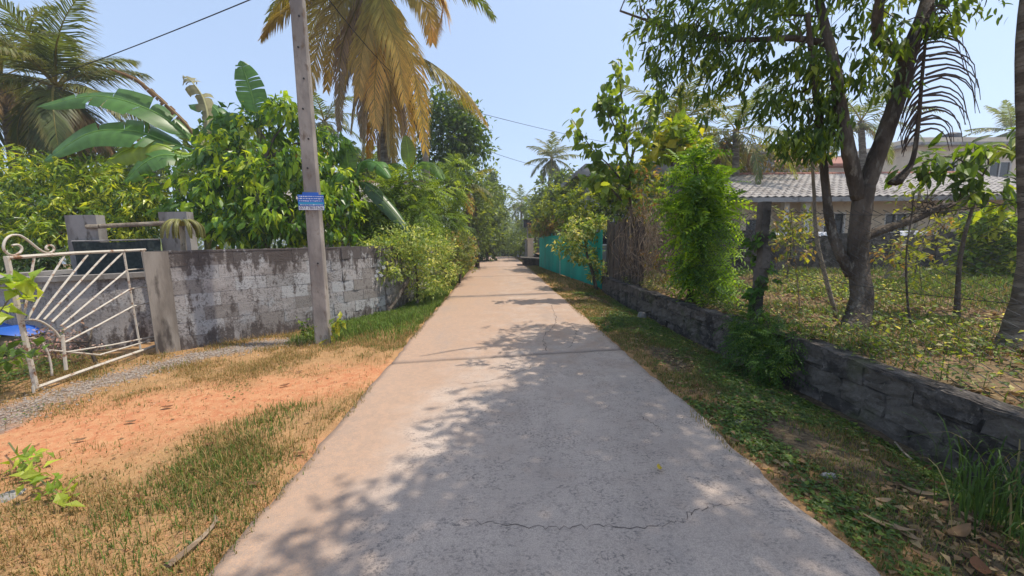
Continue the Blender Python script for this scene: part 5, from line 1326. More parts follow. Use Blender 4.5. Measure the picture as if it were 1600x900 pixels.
# ---- banana clump
bb = on(322, 400, 9.4, 0)
def banana(label, base, top, leaves, r=.10):
    t = thing('banana_plant', label, 'banana plant', base, 'banana plants behind the wall')
    part('stem', MB().tube(spl([base - [0, 0, .1], (base + top) / 2 + [.03, 0, 0], top], 16), np.linspace(r, r * .55, 16), 10, .03), M['stem'], t, True)
    for a_ in leaves: banana_leaf(t, **a_)
    return t
gA, gB, gC = (.07, .17, .055), (.11, .22, .05), (.17, .26, .035)
top = P(312, 238, 9.4)
banana('large banana plant arching broad leaves out over the well', bb, top, [
    dict(pts=[top, P(285, 205, 9.3), P(230, 170, 9.1), P(150, 150, 8.9), P(58, 168, 8.8)], W=0.78, tint=gA, tears=5, sagl=.1),
    dict(pts=[top, P(270, 225, 9.2), P(210, 205, 8.9), P(140, 208, 8.7), P(70, 252, 8.6)], W=0.90, tint=gA, tears=5, sagl=.15),
    dict(pts=[top, P(285, 240, 9.2), P(245, 225, 9.0), P(195, 235, 8.8), P(150, 270, 8.7)], W=0.83, tint=gC, tears=6, sagl=.35),
    dict(pts=[top, P(290, 245, 9.1), P(255, 242, 8.8), P(225, 255, 8.6), P(195, 285, 8.5)], W=0.75, tint=gA, tears=6, sagl=.4),
    dict(pts=[top, P(325, 195, 9.6), P(318, 155, 9.7), P(300, 128, 9.7), P(286, 118, 9.7)], W=0.63, tint=(.30, .28, .16), tears=12, sagl=.8, mat='dry', rag=.2, label='pale withered leaf standing up'),
    dict(pts=[top, P(300, 205, 9.3), P(262, 165, 9.2), P(215, 125, 9.1), P(165, 105, 9.0)], W=0.22, tint=(.20, .12, .065), tears=22, sagl=1.0, mat='dry', rag=.15, label='brown shrivelled leaf'),
    dict(pts=[top, P(335, 225, 9.5), P(345, 190, 9.7), P(330, 165, 9.8), P(295, 165, 9.9)], W=0.75, tint=gA, tears=5, sagl=.5),
    dict(pts=[top, P(325, 245, 9.2), P(330, 240, 8.9), P(310, 242, 8.7), P(282, 258, 8.6)], W=0.60, tint=gB, tears=4, sagl=.4)])
b_ = on(412, 400, 9.2, 0); top = P(405, 200, 9.2)
banana('banana plant with one upright leaf behind the glossy tree', b_, top, [
    dict(pts=[top, P(398, 165, 9.2), P(388, 130, 9.2), P(376, 95, 9.2)], W=.62, tint=gA, tears=7, sagl=.15, up=(0.2, -1, .2)),
    dict(pts=[top, P(415, 185, 9.2), P(422, 165, 9.3), P(428, 155, 9.3)], W=.4, tint=gB, tears=3, sagl=.15, up=(0, -1, .2)),
    dict(pts=[top, P(370, 180, 9.0), P(340, 185, 8.8), P(320, 205, 8.7)], W=.5, tint=gA, tears=5, sagl=.5)])
b_ = on(560, 400, 9.0, 0); top = P(556, 285, 9.0)
banana('banana plant between the glossy tree and the leaning pole', b_, top, [
    dict(pts=[top, P(545, 265, 9.0), P(542, 240, 9.0), P(541, 215, 9.0)], W=.42, tint=gB, tears=3, sagl=.2, up=(0, -1, .2)),
    dict(pts=[top, P(565, 255, 9.0), P(588, 255, 8.8), P(610, 280, 8.6)], W=.5, tint=gA, tears=5, sagl=.6),
    dict(pts=[top, P(575, 290, 8.8), P(610, 325, 8.6), P(645, 372, 8.4)], W=.42, tint=(.045, .10, .045), tears=3, sagl=.5),
    dict(pts=[top, P(540, 270, 8.8), P(525, 280, 8.7), P(515, 305, 8.6)], W=.4, tint=gA, tears=4, sagl=.5)], .08)
b_ = on(642, 400, 10.5, 0); top = P(640, 268, 10.5)
banana('young banana plant with upright pale leaf below the dead fronds', b_, top, [
    dict(pts=[top, P(638, 250, 10.5), P(637, 232, 10.5), P(634, 212, 10.5)], W=.42, tint=(.16, .25, .06), tears=2, sagl=.2, up=(0, -1, .2)),
    dict(pts=[top, P(660, 255, 10.4), P(680, 262, 10.3), P(694, 282, 10.2)], W=.42, tint=gB, tears=4, sagl=.5),
    dict(pts=[top, P(620, 258, 10.4), P(600, 266, 10.3), P(588, 285, 10.2)], W=.42, tint=gB, tears=4, sagl=.5)], .07)

# ---- glossy leafy tree behind the wall
gb = on(420, 470, 8.8, 0)
lobes = []
for px, py, D, r_, n in ((300, 290, 8.6, .55, 40), (345, 235, 8.8, .6, 48), (400, 205, 9.0, .6, 46), (455, 185, 9.0, .55, 46), (512, 225, 9.0, .55, 44), (530, 285, 8.8, .5, 42), (545, 325, 8.7, .45, 34), (355, 290, 8.4, .6, 52), (420, 265, 8.4, .65, 60), (470, 260, 8.4, .6, 50), (505, 320, 8.4, .5, 40), (450, 325, 8.2, .6, 52), (390, 335, 8.2, .6, 52), (325, 335, 8.3, .55, 46), (280, 325, 8.5, .45, 34), (370, 365, 8.3, .5, 36), (440, 365, 8.2, .5, 36), (510, 360, 8.3, .5, 34)):
    lobes.append((P(px, py, D), (r_, r_, r_ * .75), n))
tree('glossy_tree', 'dense tree of drooping glossy leaves with lime new growth behind pole', 'tree', gb, [gb, gb + [0, 0, 1.2], P(415, 250, 8.9)], .12, lobes, GLOSSY, lm='glossy', near=300, hi=False, zmin=1.25)
# ---- hedge trees on the left
for lab, lo in (('yellow green litchi-leaved tree at the left edge behind gate', [(15, 265, 9.5, .8), (-30, 300, 9, .8), (60, 285, 9.2, .7), (30, 330, 8.8, .7), (80, 330, 8.6, .6), (-20, 370, 8.6, .7), (45, 375, 8.4, .5)]),
                ('litchi-leaved tree at the far left beyond the pale block', [(-130, 300, 8.2, .9), (-200, 320, 7.6, .9), (-120, 370, 7.8, .8), (-260, 340, 7.0, .9), (-190, 390, 7.2, .8)]),
                ('litchi-leaved tree behind the well posts', [(110, 280, 9.2, .6), (160, 285, 9.0, .65), (205, 300, 8.8, .6), (130, 320, 8.8, .6), (180, 335, 8.6, .6), (95, 365, 8.4, .5), (170, 372, 8.3, .5), (230, 320, 8.6, .45), (215, 355, 8.4, .45)])):
    L_ = [(P(a_, b2_, D), (r_, r_, r_ * .7), int(75 * r_ / .7)) for a_, b2_, D, r_ in lo]
    bush(lab, L_, LITCHI, 'hedge trees behind the well', name='hedge_tree', cat='tree', r=.08, lm='glossy')
bush('shaded low shrub under the hedge beside the well', [(P(60, 420, 7.6), (.7, .5, .4), 70), (P(15, 425, 7.6), (.6, .5, .4), 60), (P(-40, 420, 7.4), (.6, .5, .5), 50)], dict(LITCHI, tints=[((.03, .065, .018), 4), ((.06, .11, .02), 2)]), 'hedge trees behind the well', name='shrub', r=.03, lm='glossy')
# ---- drooping rosette at the end of the wall
ab = P(284, 385, 5.95); ab[2] = 0.9
ag = thing('rosette_plant', 'drooping pale rosette plant showing over the wall by the well post', 'plant', ab)
hc = P(284, 352, 5.95)
part('stem', MB().tube([ab, (ab + hc) / 2, hc], .035, 8), M['bark_pale'], ag)
for q in range(12):
    an = q * 2.4; h = np.array([math.cos(an), math.sin(an), 0]); L_ = rng.uniform(.22, .32)
    banana_leaf(ag, [hc, hc + h * L_ * .45 + [0, 0, .07], hc + h * L_ * .85 - [0, 0, .02], hc + h * L_ - [0, 0, .2]], .075, (.15, .16, .07), 1, .5, bw=.8)
# ---- variegated bush against the road wall
vs = dict(BUSHY, L=(.06, .11), n=(7, 11), W=.42, tints=[((.12, .20, .065), 4), ((.23, .32, .12), 4), ((.42, .48, .28), 2.4)])
bush('pale variegated bush sprawling over the curved end of the wall', [(P(600, 385, 7.9), (.36, .4, .22), 90), (P(640, 375, 8.4), (.5, .5, .28), 150), (P(675, 390, 9.2), (.55, .6, .35), 150), (P(645, 415, 8.5), (.42, .45, .32), 130), (P(662, 445, 8.6), (.33, .4, .28), 90), (P(690, 425, 9.6), (.4, .6, .4), 110), (P(605, 425, 7.75), (.22, .2, .16), 40)], vs, 'roadside bushes on the left', z0=0, r=.045)
bush('dull variegated bush along the wall further up the road', [(P(715, 385, 12.5), (.6, .9, .45), 150), (P(725, 400, 14.5), (.55, 1.0, .5), 120), (P(708, 410, 12.2), (.35, .6, .4), 80)], dict(vs, L=(.09, .15), tints=[((.09, .13, .05), 4), ((.16, .21, .09), 3), ((.24, .19, .09), 1.5)]), 'roadside bushes on the left', z0=0)
# feathery greens behind the wall
fe = dict(FERNY, L=(.30, .55), n=(3, 5), pinn=14, leaflet=.26, W=.36)
bush('light green feathery tree behind the variegated bush', [(P(600, 300, 9.6), (.55, .5, .35), 46), (P(640, 290, 10), (.6, .5, .4), 54), (P(590, 340, 9.3), (.5, .5, .35), 44), (P(640, 335, 9.6), (.6, .5, .4), 54), (P(560, 355, 9.0), (.35, .4, .25), 26)], fe, 'feathery trees behind the wall', name='feathery_tree', cat='tree', r=.05)
bush('yellow green feathery tree around the leaning pole', [(P(690, 300, 13.5), (.7, .6, .5), 54), (P(665, 345, 12.5), (.6, .6, .5), 50), (P(700, 345, 14), (.7, .6, .5), 54), (P(715, 265, 14.5), (.5, .5, .35), 30)], dict(fe, L=(.35, .6)), 'feathery trees behind the wall', name='feathery_tree', cat='tree', r=.05)
bush('rounded dark evergreen tree behind the dead palm fronds', [(P(705, 205, 17.5), (1.3, 1.2, 1.1), 150), (P(690, 175, 17.5), (1.0, 1, .8), 90), (P(735, 230, 17.5), (.8, 1, .8), 90), (P(680, 250, 17.5), (1.1, 1, 1), 110), (P(725, 190, 17.8), (.8, .8, .8), 70), (P(700, 275, 17.5), (1, 1, .7), 80)], DARKROUND, 'trees along the left side of the road', name='evergreen_tree', cat='tree', r=.13, lm='glossy')
for lab, lo, sp_ in (
    ('olive leafy tree past the yellowing palm on left', [(735, 330, 19, 1.1, 100), (750, 300, 21, 1.1, 80), (745, 365, 20, 1.0, 90)], dict(FAR, L=(.18, .3))),
    ('green roadside tree overhanging the crest on left', [(757, 335, 26, 1.3, 110), (765, 365, 27, 1.1, 90), (760, 305, 28, 1.1, 80), (757, 390, 27, .9, 60)], FAR),
    ('tall thin-leaved tree beyond the crest on the left', [(768, 300, 36, 1.3, 90), (772, 335, 38, 1.4, 110), (775, 370, 38, 1.2, 90), (762, 275, 36, .9, 40)], FAR),
    ('hazy tree closing the road beyond the dip', [(790, 330, 62, 2.2, 110), (783, 360, 60, 2.2, 110), (800, 365, 64, 2.6, 120), (795, 395, 62, 2.2, 90)], FAR),
    ('hazy low tree standing where the road dips', [(792, 390, 48, 1.2, 90), (784, 396, 47, 1.0, 60), (802, 392, 47, 1.1, 80), (796, 375, 48, 1.0, 60)], FAR),
    ('hazy tall tree left of the far palm', [(778, 345, 52, 1.8, 100), (782, 385, 52, 1.8, 100), (772, 385, 50, 1.6, 80)], FAR),
    ('soft green bush beside the grey wall past the pillar', [(812, 375, 31, .9, 80), (806, 385, 33, .8, 60), (820, 385, 29, .7, 50)], dict(FAR, L=(.18, .3), tints=[((.09, .14, .04), 4), ((.15, .21, .06), 3)])),
    ('dim tree behind the distant palm on right', [(838, 330, 40, 1.6, 100), (846, 350, 38, 1.4, 90), (828, 350, 42, 1.4, 80), (832, 375, 40, 1.4, 70)], FAR),
    ('dark tree between the distant palm and the grey house', [(868, 300, 27, 1.3, 90), (852, 325, 27, 1.2, 80), (890, 290, 26, 1.0, 60)], FAR)):
    bush(lab, [(P(a_, b2_, D), (r_, r_, r_ * .85), n) for a_, b2_, D, r_, n in lo], sp_, 'trees along the far road', name='roadside_tree', cat='tree', r=.12)
# further trees behind the gardens, so that the place goes on
for lab, x, y, h, r_ in (('tall tree behind the left hedge beyond the banana plants', -11, 17, 4.5, 2.2), ('spreading tree behind the cottage roof on left', -7.5, 22, 5, 2.4), ('broad tree at far left beyond the coconut palms', -19, 20, 5.5, 2.8), ('tree behind the bungalow ridge near the pale house', 13.5, 30, 5.0, 2.2), ('tree behind the bungalow toward the right', 24, 32, 4.5, 2.4), ('tree past the grey roadside house on right', 8.5, 27, 5.0, 2.2), ('spreading tree far left past the litchi trees', -17, 9, 3.6, 2.6), ('tree at far right beside the compound wall', 17, 8.5, 3.6, 2.2)):
    gzz = float(ground_z(0, y)); L_ = [(np.array([x, y, h + gzz]) + nrm(rng.normal(size=3)) * r_ * [.7, .5, .4], (r_ * .55, r_ * .5, r_ * .42), 60) for _ in range(6)]
    bush(lab, L_, FAR, 'trees behind the gardens', name='garden_tree', cat='tree', r=.16)
wm = MB()
n = 8500; an = rng.uniform(-1.5, 1.5, n); dd = rng.uniform(75, 120, n)
pts = np.c_[np.sin(an) * dd, np.cos(an) * dd, 0 * an]; hh = 5.5 + 4.5 * fbm(pts[:, 0], pts[:, 1], .09)
pts[:, 2] = ground_z(0, pts[:, 1]) - 0.5 + rng.random(n) ** .7 * (hh - ground_z(0, pts[:, 1]) * 0.85)
out = nrm(rng.normal(size=(n, 3))); fs_ = dict(FAR, L=(.6, 1.1), n=(5, 8), off=.8)
p_, d_, u_, l_, ti_ = crown_sites(pts, out, fs_); V, T, kk = leaf_vf(p_, d_, u_, l_, l_ * .55)
wm.add(V, T=T, col=np.repeat(np.array([t[0] for t in fs_['tints']])[ti_], kk, 0))
solo('distant_wood', wm, M['leaf'], (0, 90, 0), 'hazy mass of woodland closing the view beyond the gardens', 'woodland', kind='stuff', tint=True)

# ================================================================ GRASS, WEEDS, LITTER
def scatter(n, x0, x1, y0, y1, f):
    x = rng.uniform(x0, x1, n); y = rng.uniform(y0, y1, n); k = rng.random(n) < f(x, y)
    return x[k], y[k]
STRAW, DRYG, GRN, LIME = np.array([(.40, .265, .115), (.27, .22, .08), (.10, .165, .035), (.17, .26, .04)])
mb = MB()
def lay(n, x0, x1, y0, y1, f, h, wd, lean, cols, wts, zf=gz):
    x, y = scatter(n, x0, x1, y0, y1, f)
    p = np.c_[x, y, zf(x, y) - .004]; N = len(p)
    w_ = np.asarray(wts(x, y)) if callable(wts) else np.broadcast_to(np.asarray(wts, float), (N, len(cols)))
    c = np.cumsum(w_ / w_.sum(1, keepdims=True), 1); i = (rng.random((N, 1)) > c).sum(1).clip(0, len(cols) - 1)
    col = np.array(cols)[i] * rng.uniform(.7, 1.25, (N, 1))
    mb.add(*(lambda r_: (r_[0], r_[1], r_[2], r_[3]))(blades(p, rng.uniform(*h, N), rng.uniform(*wd, N), lean, col)))
dred = lambda x, y: poly_dist(x, y, red)
dgrv = lambda x, y: poly_dist(x, y, gravl)
off = lambda x, y: (x < RXL - .03 + (vnoise(x, y, 4) - .5) * .12)
wallx = lambda y: np.interp(y, [5.2, 5.9, 6.5, 7.1, 7.95, 9.2, 14, 31], [-4.6, -3.83, -3.26, -2.68, -2.25, -2.08, -2.0, -2.4])
front = lambda x, y: (x > wallx(y) + .02) | (y < 5.15)
# driveway apron: dry bleached grass with greener tufts, thin on the red soil
def fa(x, y):
    a_ = np.clip((dred(x, y) - .28) / .8, 0.03, 1) * np.clip((dgrv(x, y) - .1) / .25, .05, 1)
    return off(x, y) * front(x, y) * a_ * np.clip(fbm(x, y, 2.5) * 2.6 - 1.0, .04, 1)
gw = lambda x, y: np.stack([1.0 + 0 * x, 1.1 + 0 * x, 2.4 * np.clip(fbm(x + 3, y, 1.6) * 3 - 1.2, 0.1, 1.5)], 1)
lay(190000, -6.0, -1.3, 1.2, 4.4, fa, (.014, .042), (.003, .006), .9, [STRAW, DRYG, GRN], gw)
lay(70000, -5.5, -1.3, 4.4, 7.2, fa, (.02, .06), (.004, .008), .9, [STRAW, DRYG, GRN * 1.2], gw)
lay(60000, -6.0, -1.3, 1.2, 6.5, fa, (.05, .13), (.002, .004), 1.0, [STRAW * 1.1, STRAW * .8, DRYG], [2, 1, .6])
lay(19000, -2.6, -1.3, 1.2, 3.4, lambda x, y: off(x, y) * np.clip(fbm(x + 3, y, 1.6) * 3 - 1.2, 0.1, 1) * np.clip(1.2 - np.abs(x + 1.85) / .42, 0, 1), (.03, .09), (.003, .006), .9, [GRN, LIME * .8, DRYG], [2, 1, .6])
for x0, x1, e in ((RXL - .02, RXL + .09, 1), (RXR - .09, RXR + .02, -1)):
    lay(5200, x0, x1, 1.2, 12, lambda x, y: np.clip(fbm(x * .3, y, 1.6) * 4 - 1.9, 0, 1) * np.clip(1.1 - np.abs(x - (RXL if e > 0 else RXR)) / .09, 0, 1), (.015, .05), (.003, .006), 1.0, [STRAW, DRYG, GRN], [1.4, 1.4, 1], lambda x, y: .03 + 0 * x)
lay(26000, -12, -6, 1.0, 8, lambda x, y: np.clip(fbm(x, y, 1.5) * 2.6 - .8, .05, 1), (.03, .09), (.005, .011), .9, [STRAW, DRYG, GRN], [1, 1.2, 1.4])
# lush strip below the wall and the variegated bush
lush = lambda x, y: off(x, y) * front(x, y) * np.clip((y - 5.4) / .7, 0, 1) * np.clip(1.1 - (np.abs(x - (wallx(y) * .55 + RXL * .45)) - .32) / .3, .25, 1)
lay(70000, -3.2, -1.3, 5.3, 11.5, lush, (.05, .15), (.005, .011), .9, [LIME, GRN, DRYG], [3, 3, .4])
lay(22000, -2.3, -1.4, 11.5, 30, lambda x, y: off(x, y) * .9, (.05, .16), (.01, .022), .9, [LIME, GRN, DRYG], [2, 2, 1.4], lambda x, y: ground_z(x, y))
# right verge
offr = lambda x, y: (x > RXR + .02 + (vnoise(x, y, 4) - .5) * .12) & (x < 3.02)
fr = lambda x, y: offr(x, y) * np.clip(fbm(x, y, 2.2) * 3.0 - 1.05, .03, 1)
lay(60000, 1.6, 3.1, 1.0, 5.2, fr, (.02, .05), (.003, .006), .9, [STRAW * .8, DRYG, GRN], [1, 1.4, 1.8])
lay(70000, 1.6, 3.1, 5.2, 11.2, fr, (.02, .06), (.004, .008), .9, [STRAW * .9, DRYG, GRN], [1, 1.6, 1.6])
lay(16000, 1.6, 3.0, 11.2, 30, lambda x, y: (x > RXR + .05) & (x < np.interp(y, [11, 20, 30], [3.0, 2.35, 2.3])), (.03, .09), (.008, .018), .9, [STRAW, DRYG, GRN], [1, 1.6, 1.2], lambda x, y: ground_z(x, y))
solo('verge_grass', mb, M['grass'], (0, 5, 0), 'short dry and green grass on both road verges', 'grass', kind='stuff', tint=True)
# weeds in the yard
mb = MB()
fy = lambda x, y: np.clip(fbm(x, y, .9) * 3.2 - 1.2, .04, 1)
lay(60000, 3.35, 9, 1.2, 7, fy, (.05, .16), (.005, .011), .9, [STRAW * .8, GRN, LIME], [1.3, 2, 1.6], yard_z)
lay(22000, 8, 16, .5, 7, fy, (.06, .2), (.008, .017), .9, [STRAW * .8, GRN, LIME], [1, 2, 2], yard_z)
lay(52000, 4, 16, 7, 11.4, fy, (.07, .22), (.008, .017), .9, [STRAW * .8, GRN, LIME], [1, 2, 2.4], yard_z)
solo('yard_weeds', mb, M['grass'], (6, 6, .4), 'green and yellow weeds covering the yard behind the fence', 'weeds', kind='stuff', tint=True)
# tall grass clumps at the right corner, one clump per thing
for lab, cx, cy, n, h in (('tall green grass clump at the bottom right corner by the wall', 2.60, 1.62, 110, .40), ('taller tuft of arching grass against the low wall at right edge', 3.02, 1.9, 60, .5)):
    mb = MB(); N = n; p = np.c_[cx + rng.normal(size=N) * .10, cy + rng.normal(size=N) * .13, np.zeros(N)]; p[:, 2] = gz(p[:, 0], p[:, 1])
    az = rng.uniform(0, 6.28, N)
    for q in range(N):
        d = np.array([math.cos(az[q]), math.sin(az[q]), 0]); L_ = h * rng.uniform(.6, 1.15); ln = rng.uniform(.15, .8)
        pts = spl([p[q], p[q] + [0, 0, L_ * .5] + d * L_ * .15 * ln, p[q] + np.array([0, 0, L_ * (.95 - .25 * ln)]) + d * L_ * .5 * ln, p[q] + np.array([0, 0, L_ * (1.0 - .55 * ln)]) + d * L_ * .95 * ln], 8)
        s_ = np.array([-d[1], d[0], 0]) * (np.interp(np.linspace(0, 1, 8), [0, .4, 1], [.003, .0045, .0006]))[:, None]
        V = np.stack([pts - s_, pts + s_], 1).reshape(-1, 3); i = np.arange(7)[:, None] * 2
        c = np.array((.075, .13, .03)) * rng.uniform(.6, 1.4) if rng.random() > .15 else np.array((.36, .28, .12))
        mb.add(V, i + np.array([[0, 1, 3, 2]]), col=c)
    b_ = np.array([cx, cy, 0]); t = thing('grass_clump', lab, 'grass clump', b_); part('blades', mb, M['grass'], t, tint=True, kind='stuff')
# creeping leafy ground cover on the verges and under the hedge
mb = MB()
def creep(n, x0, x1, y0, y1, f, L, tints, zf=gz, lift=.02, up=.7):
    x, y = scatter(n, x0, x1, y0, y1, f); N = len(x)
    p = np.c_[x, y, zf(x, y) + rng.uniform(0, lift, N)]
    px, py, z = project(p); ok = (z > .2) & (px > -320) & (px < 1920) & (py < 1150); p = p[ok]; N = len(p)
    az = rng.uniform(0, 6.28, N); d = np.c_[np.cos(az), np.sin(az), rng.uniform(.05, up, N)]; nn = nrm(np.c_[rng.normal(size=(N, 2)) * .35, np.ones(N)])
    l_ = rng.uniform(*L, N); V, T, kk = leaf_vf(p, d, nn, l_, l_ * .55, .12, .3)
    ti = pick_tints(N, tints); c = np.array([t[0] for t in tints])[ti] * rng.uniform(.75, 1.25, (N, 1))
    mb.add(V, T=T, col=np.repeat(c, kk, 0))
gt = [((.05, .10, .03), 4), ((.085, .15, .04), 3), ((.14, .21, .05), 1)]
fc = lambda x, y: offr(x, y) * np.clip(fbm(x + 5, y, 1.7) * 3.4 - 1.45 + np.clip((x - 2.3) * .9, -.3, .6), 0.01, 1)
creep(60000, 1.7, 3.08, 1.0, 6, fc, (.02, .05), gt)
creep(52000, 1.7, 3.05, 6, 11, fc, (.025, .06), gt)
fl = lambda x, y: off(x, y) * front(x, y) * np.clip(1 - (x - wallx(y) - .25) / .35, 0, 1)
creep(16000, -3.2, -1.5, 5.6, 9.5, fl, (.02, .05), gt, lift=.10)
creep(5200, -5.0, -1.45, 1.25, 5.0, lambda x, y: off(x, y) * front(x, y) * np.clip(fbm(x + 11, y, 1.9) * 5 - 3.0, 0, 1), (.015, .04), gt, lift=.03)
creep(9000, -8.0, -5.1, 3.4, 5.5, lambda x, y: np.clip(fbm(x, y, 1.2) * 3 - 1.1, 0, 1) * np.clip((-5.0 - x) / .5, 0, 1), (.03, .07), gt, lift=.12)
solo('ground_cover', mb, M['leaf'], (0, 4, 0), 'small leafy creeping plants along the verges', 'ground cover', kind='stuff', tint=True)
mb = MB()
creep(20000, 3.3, 10, 1.2, 10.5, lambda x, y: np.clip(fbm(x + 9, y, .8) * 3 - 1.35, .01, 1), (.03, .08), [((.07, .13, .035), 4), ((.14, .21, .045), 3), ((.27, .32, .08), 2), ((.40, .42, .3), .6)], yard_z, .22, 1.2)
creep(8000, 3.2, 3.7, 1.0, 9.5, lambda x, y: np.clip(fbm(x, y, 2.0) * 3 - 1.2, .05, 1), (.025, .06), [((.06, .11, .035), 4), ((.12, .18, .05), 3), ((.33, .34, .2), 1)], yard_z, .16, 1.0)
solo('yard_undergrowth', mb, M['leaf'], (6, 6, .4), 'leafy undergrowth between the trunks in the yard', 'undergrowth', kind='stuff', tint=True)
mb = MB()
creep(26000, 3.3, 12, 1.0, 10.5, lambda x, y: np.clip(fbm(x + 2, y + 4, 1.1) * 3 - 1.0, .03, 1), (.06, .13), [((.22, .14, .075), 4), ((.32, .22, .12), 3), ((.15, .09, .05), 3)], yard_z, .04, .4)
creep(9000, 1.7, 3.08, 1.0, 10.8, lambda x, y: offr(x, y) * np.clip(fbm(x + 2, y + 4, 2) * 3 - 1.1, .03, 1), (.03, .07), [((.26, .17, .09), 4), ((.36, .26, .14), 3), ((.16, .10, .06), 2)], gz, .02, .3)
creep(1500, -5.5, -1.4, 1.2, 6.2, lambda x, y: off(x, y) * front(x, y) * .8, (.012, .035), [((.30, .19, .09), 4), ((.2, .13, .07), 3)], gz, .008, .3)
solo('leaf_litter', mb, M['dry'], (4, 4, .2), 'brown leaf litter strewn under the trees', 'leaf litter', kind='stuff', tint=True)

mb = MB()
gv = [G(x, y) for x, y in ((0, 655), (150, 597), (300, 560), (400, 540), (480, 530))]
for q in range(2600):
    i = rng.integers(0, 4); f_ = rng.random(); b_ = gv[i] + (gv[i + 1] - gv[i]) * f_ + np.array([*rng.normal(size=2) * .17, 0])
    r_ = rng.uniform(.005, .016); b_[2] = float(gz(b_[0], b_[1])) + r_ * .3
    V = np.array([[1, 0, 0], [0, 1, 0], [-1, 0, 0], [0, -1, 0], [0, 0, .8], [0, 0, -.8]]) * r_ * rng.uniform(.7, 1.3, (6, 1)); an = rng.uniform(0, 6.28); c_, s_ = math.cos(an), math.sin(an)
    mb.add(V @ np.array([[c_, s_, 0], [-s_, c_, 0], [0, 0, 1]]) + b_, T=[[0, 1, 4], [1, 2, 4], [2, 3, 4], [3, 0, 4], [1, 0, 5], [2, 1, 5], [3, 2, 5], [0, 3, 5]])
solo('gravel', mb, M['gravel'], (-3.8, 4.6, 0), 'grey gravel strewn along the foot of the block wall', 'gravel', kind='stuff')

mb = MB()
for q in range(1500):
    b_ = G(rng.uniform(-60, 620), rng.uniform(575, 890)); r_ = rng.uniform(.003, .011)
    if b_[0] > RXL - .05 or b_[0] < -6: continue
    b_[2] = float(gz(b_[0], b_[1])) + r_ * .3
    V = np.array([[1, 0, 0], [0, 1, 0], [-1, 0, 0], [0, -1, 0], [0, 0, .7], [0, 0, -.7]]) * r_ * rng.uniform(.7, 1.3, (6, 1)) + b_
    mb.add(V, T=[[0, 1, 4], [1, 2, 4], [2, 3, 4], [3, 0, 4], [1, 0, 5], [2, 1, 5], [3, 2, 5], [0, 3, 5]], col=(.6, .2, .2))
solo('soil_clods', mb, M['ground'], (0, 0, 0), 'small clods of earth strewn over the driveway soil', 'soil clods', kind='stuff', tint=True)
# ---- single dry leaves one can count
def fallen(px, py, L, az, tint, label=None, zf=None, group='dry fallen leaves on the verges', W=.34, twist=.25):
    z = .37 if zf == 'y' else 0.0
    b = G(px, py, z); b[2] = (float(gz(b[0], b[1])) if not (RXL < b[0] < RXR) else .033) + .012
    n = 14; t = np.linspace(0, 1, n); hw = L * W / 2 * np.sin(math.pi * t ** .85) ** .8 + .0008
    d = np.array([math.cos(az), math.sin(az), 0]); s = np.array([-d[1], d[0], 0]); mb = MB(); V = []
    for i in range(n):
        c = d * (t[i] - .5) * L + [0, 0, .03 * L + .16 * L * (2 * t[i] - 1) ** 2]; tw = twist * (t[i] - .3) * 2
        for q in (-1, -.5, 0, .5, 1): V.append(b + c + s * hw[i] * q + np.array([0, 0, hw[i] * (.55 * q * q + tw * q)]))
    Q = [[i*5+j, i*5+j+1, (i+1)*5+j+1, (i+1)*5+j] for i in range(n-1) for j in range(4)]
    solo('fallen_leaf', mb.add(V, Q, col=tint), M['dry'], b, label or 'curled dry brown leaf lying on the shaded right verge', 'leaf', group, tint=True, smooth=True)
brown, tan, rust = (.24, .15, .085), (.33, .235, .145), (.22, .105, .055)
seen = set()
def where(x, y):
    b = G(x, y); t = (b[0] - RXR) / (3.1 - RXR)
    lat = 'at right road edge' if t < .25 else 'mid right verge' if t < .62 else 'near low wall'
    dep = next(d for lim, d in ((1.75, 'nearest the camera'), (2.15, 'by the grass clump'), (2.6, 'by the rounded pale stone'), (3.2, 'between stone and slab'), (3.9, 'by the flat slab'), (4.8, 'by the dark low shrub'), (99, 'beyond the low shrub')) if b[1] < lim)
    return lat + ' ' + dep
for i, (x, y) in enumerate([(1113, 573), (1045, 600), (1089, 608), (1095, 622), (1181, 626), (1200, 674), (1144, 690), (1190, 560), (1248, 715), (1389, 719), (1318, 660), (1463, 739), (1476, 783), (1379, 791), (1338, 818), (1320, 800), (1517, 807), (1452, 712), (1482, 700), (1500, 728), (1180, 730), (1240, 600), (1060, 560), (1010, 545), (985, 520), (1408, 778), (1130, 590), (1290, 640), (1350, 700), (1548, 850), (1440, 870), (1415, 840)]):
    c_ = i % 3; lab = ('brown', 'pale tan', 'rusty')[c_] + ' curled dry leaf ' + where(x, y)
    if lab in seen: continue
    seen.add(lab); fallen(x, y, rng.uniform(.06, .11), rng.uniform(0, 6.28), (brown, tan, rust)[c_], lab)
fallen(1435, 766, .17, -.6, tan, 'long pale tan curled leaf on the shaded verge left of the grass clump', W=.2)
fallen(1385, 828, .20, -.7, tan, 'long narrow dry leaf near the road edge at the lower right', W=.14)
fallen(1498, 838, .20, .3, brown, 'wide flat brown leaf nearest the camera', W=.26)
fallen(1530, 892, .12, .8, rust, 'broad rusty leaf at the bottom edge below the grass clump', W=.5)
fallen(1030, 742, .06, 1.3, (.55, .40, .05), 'small yellow leaf lying alone on the concrete road', None, None, .5, .6)
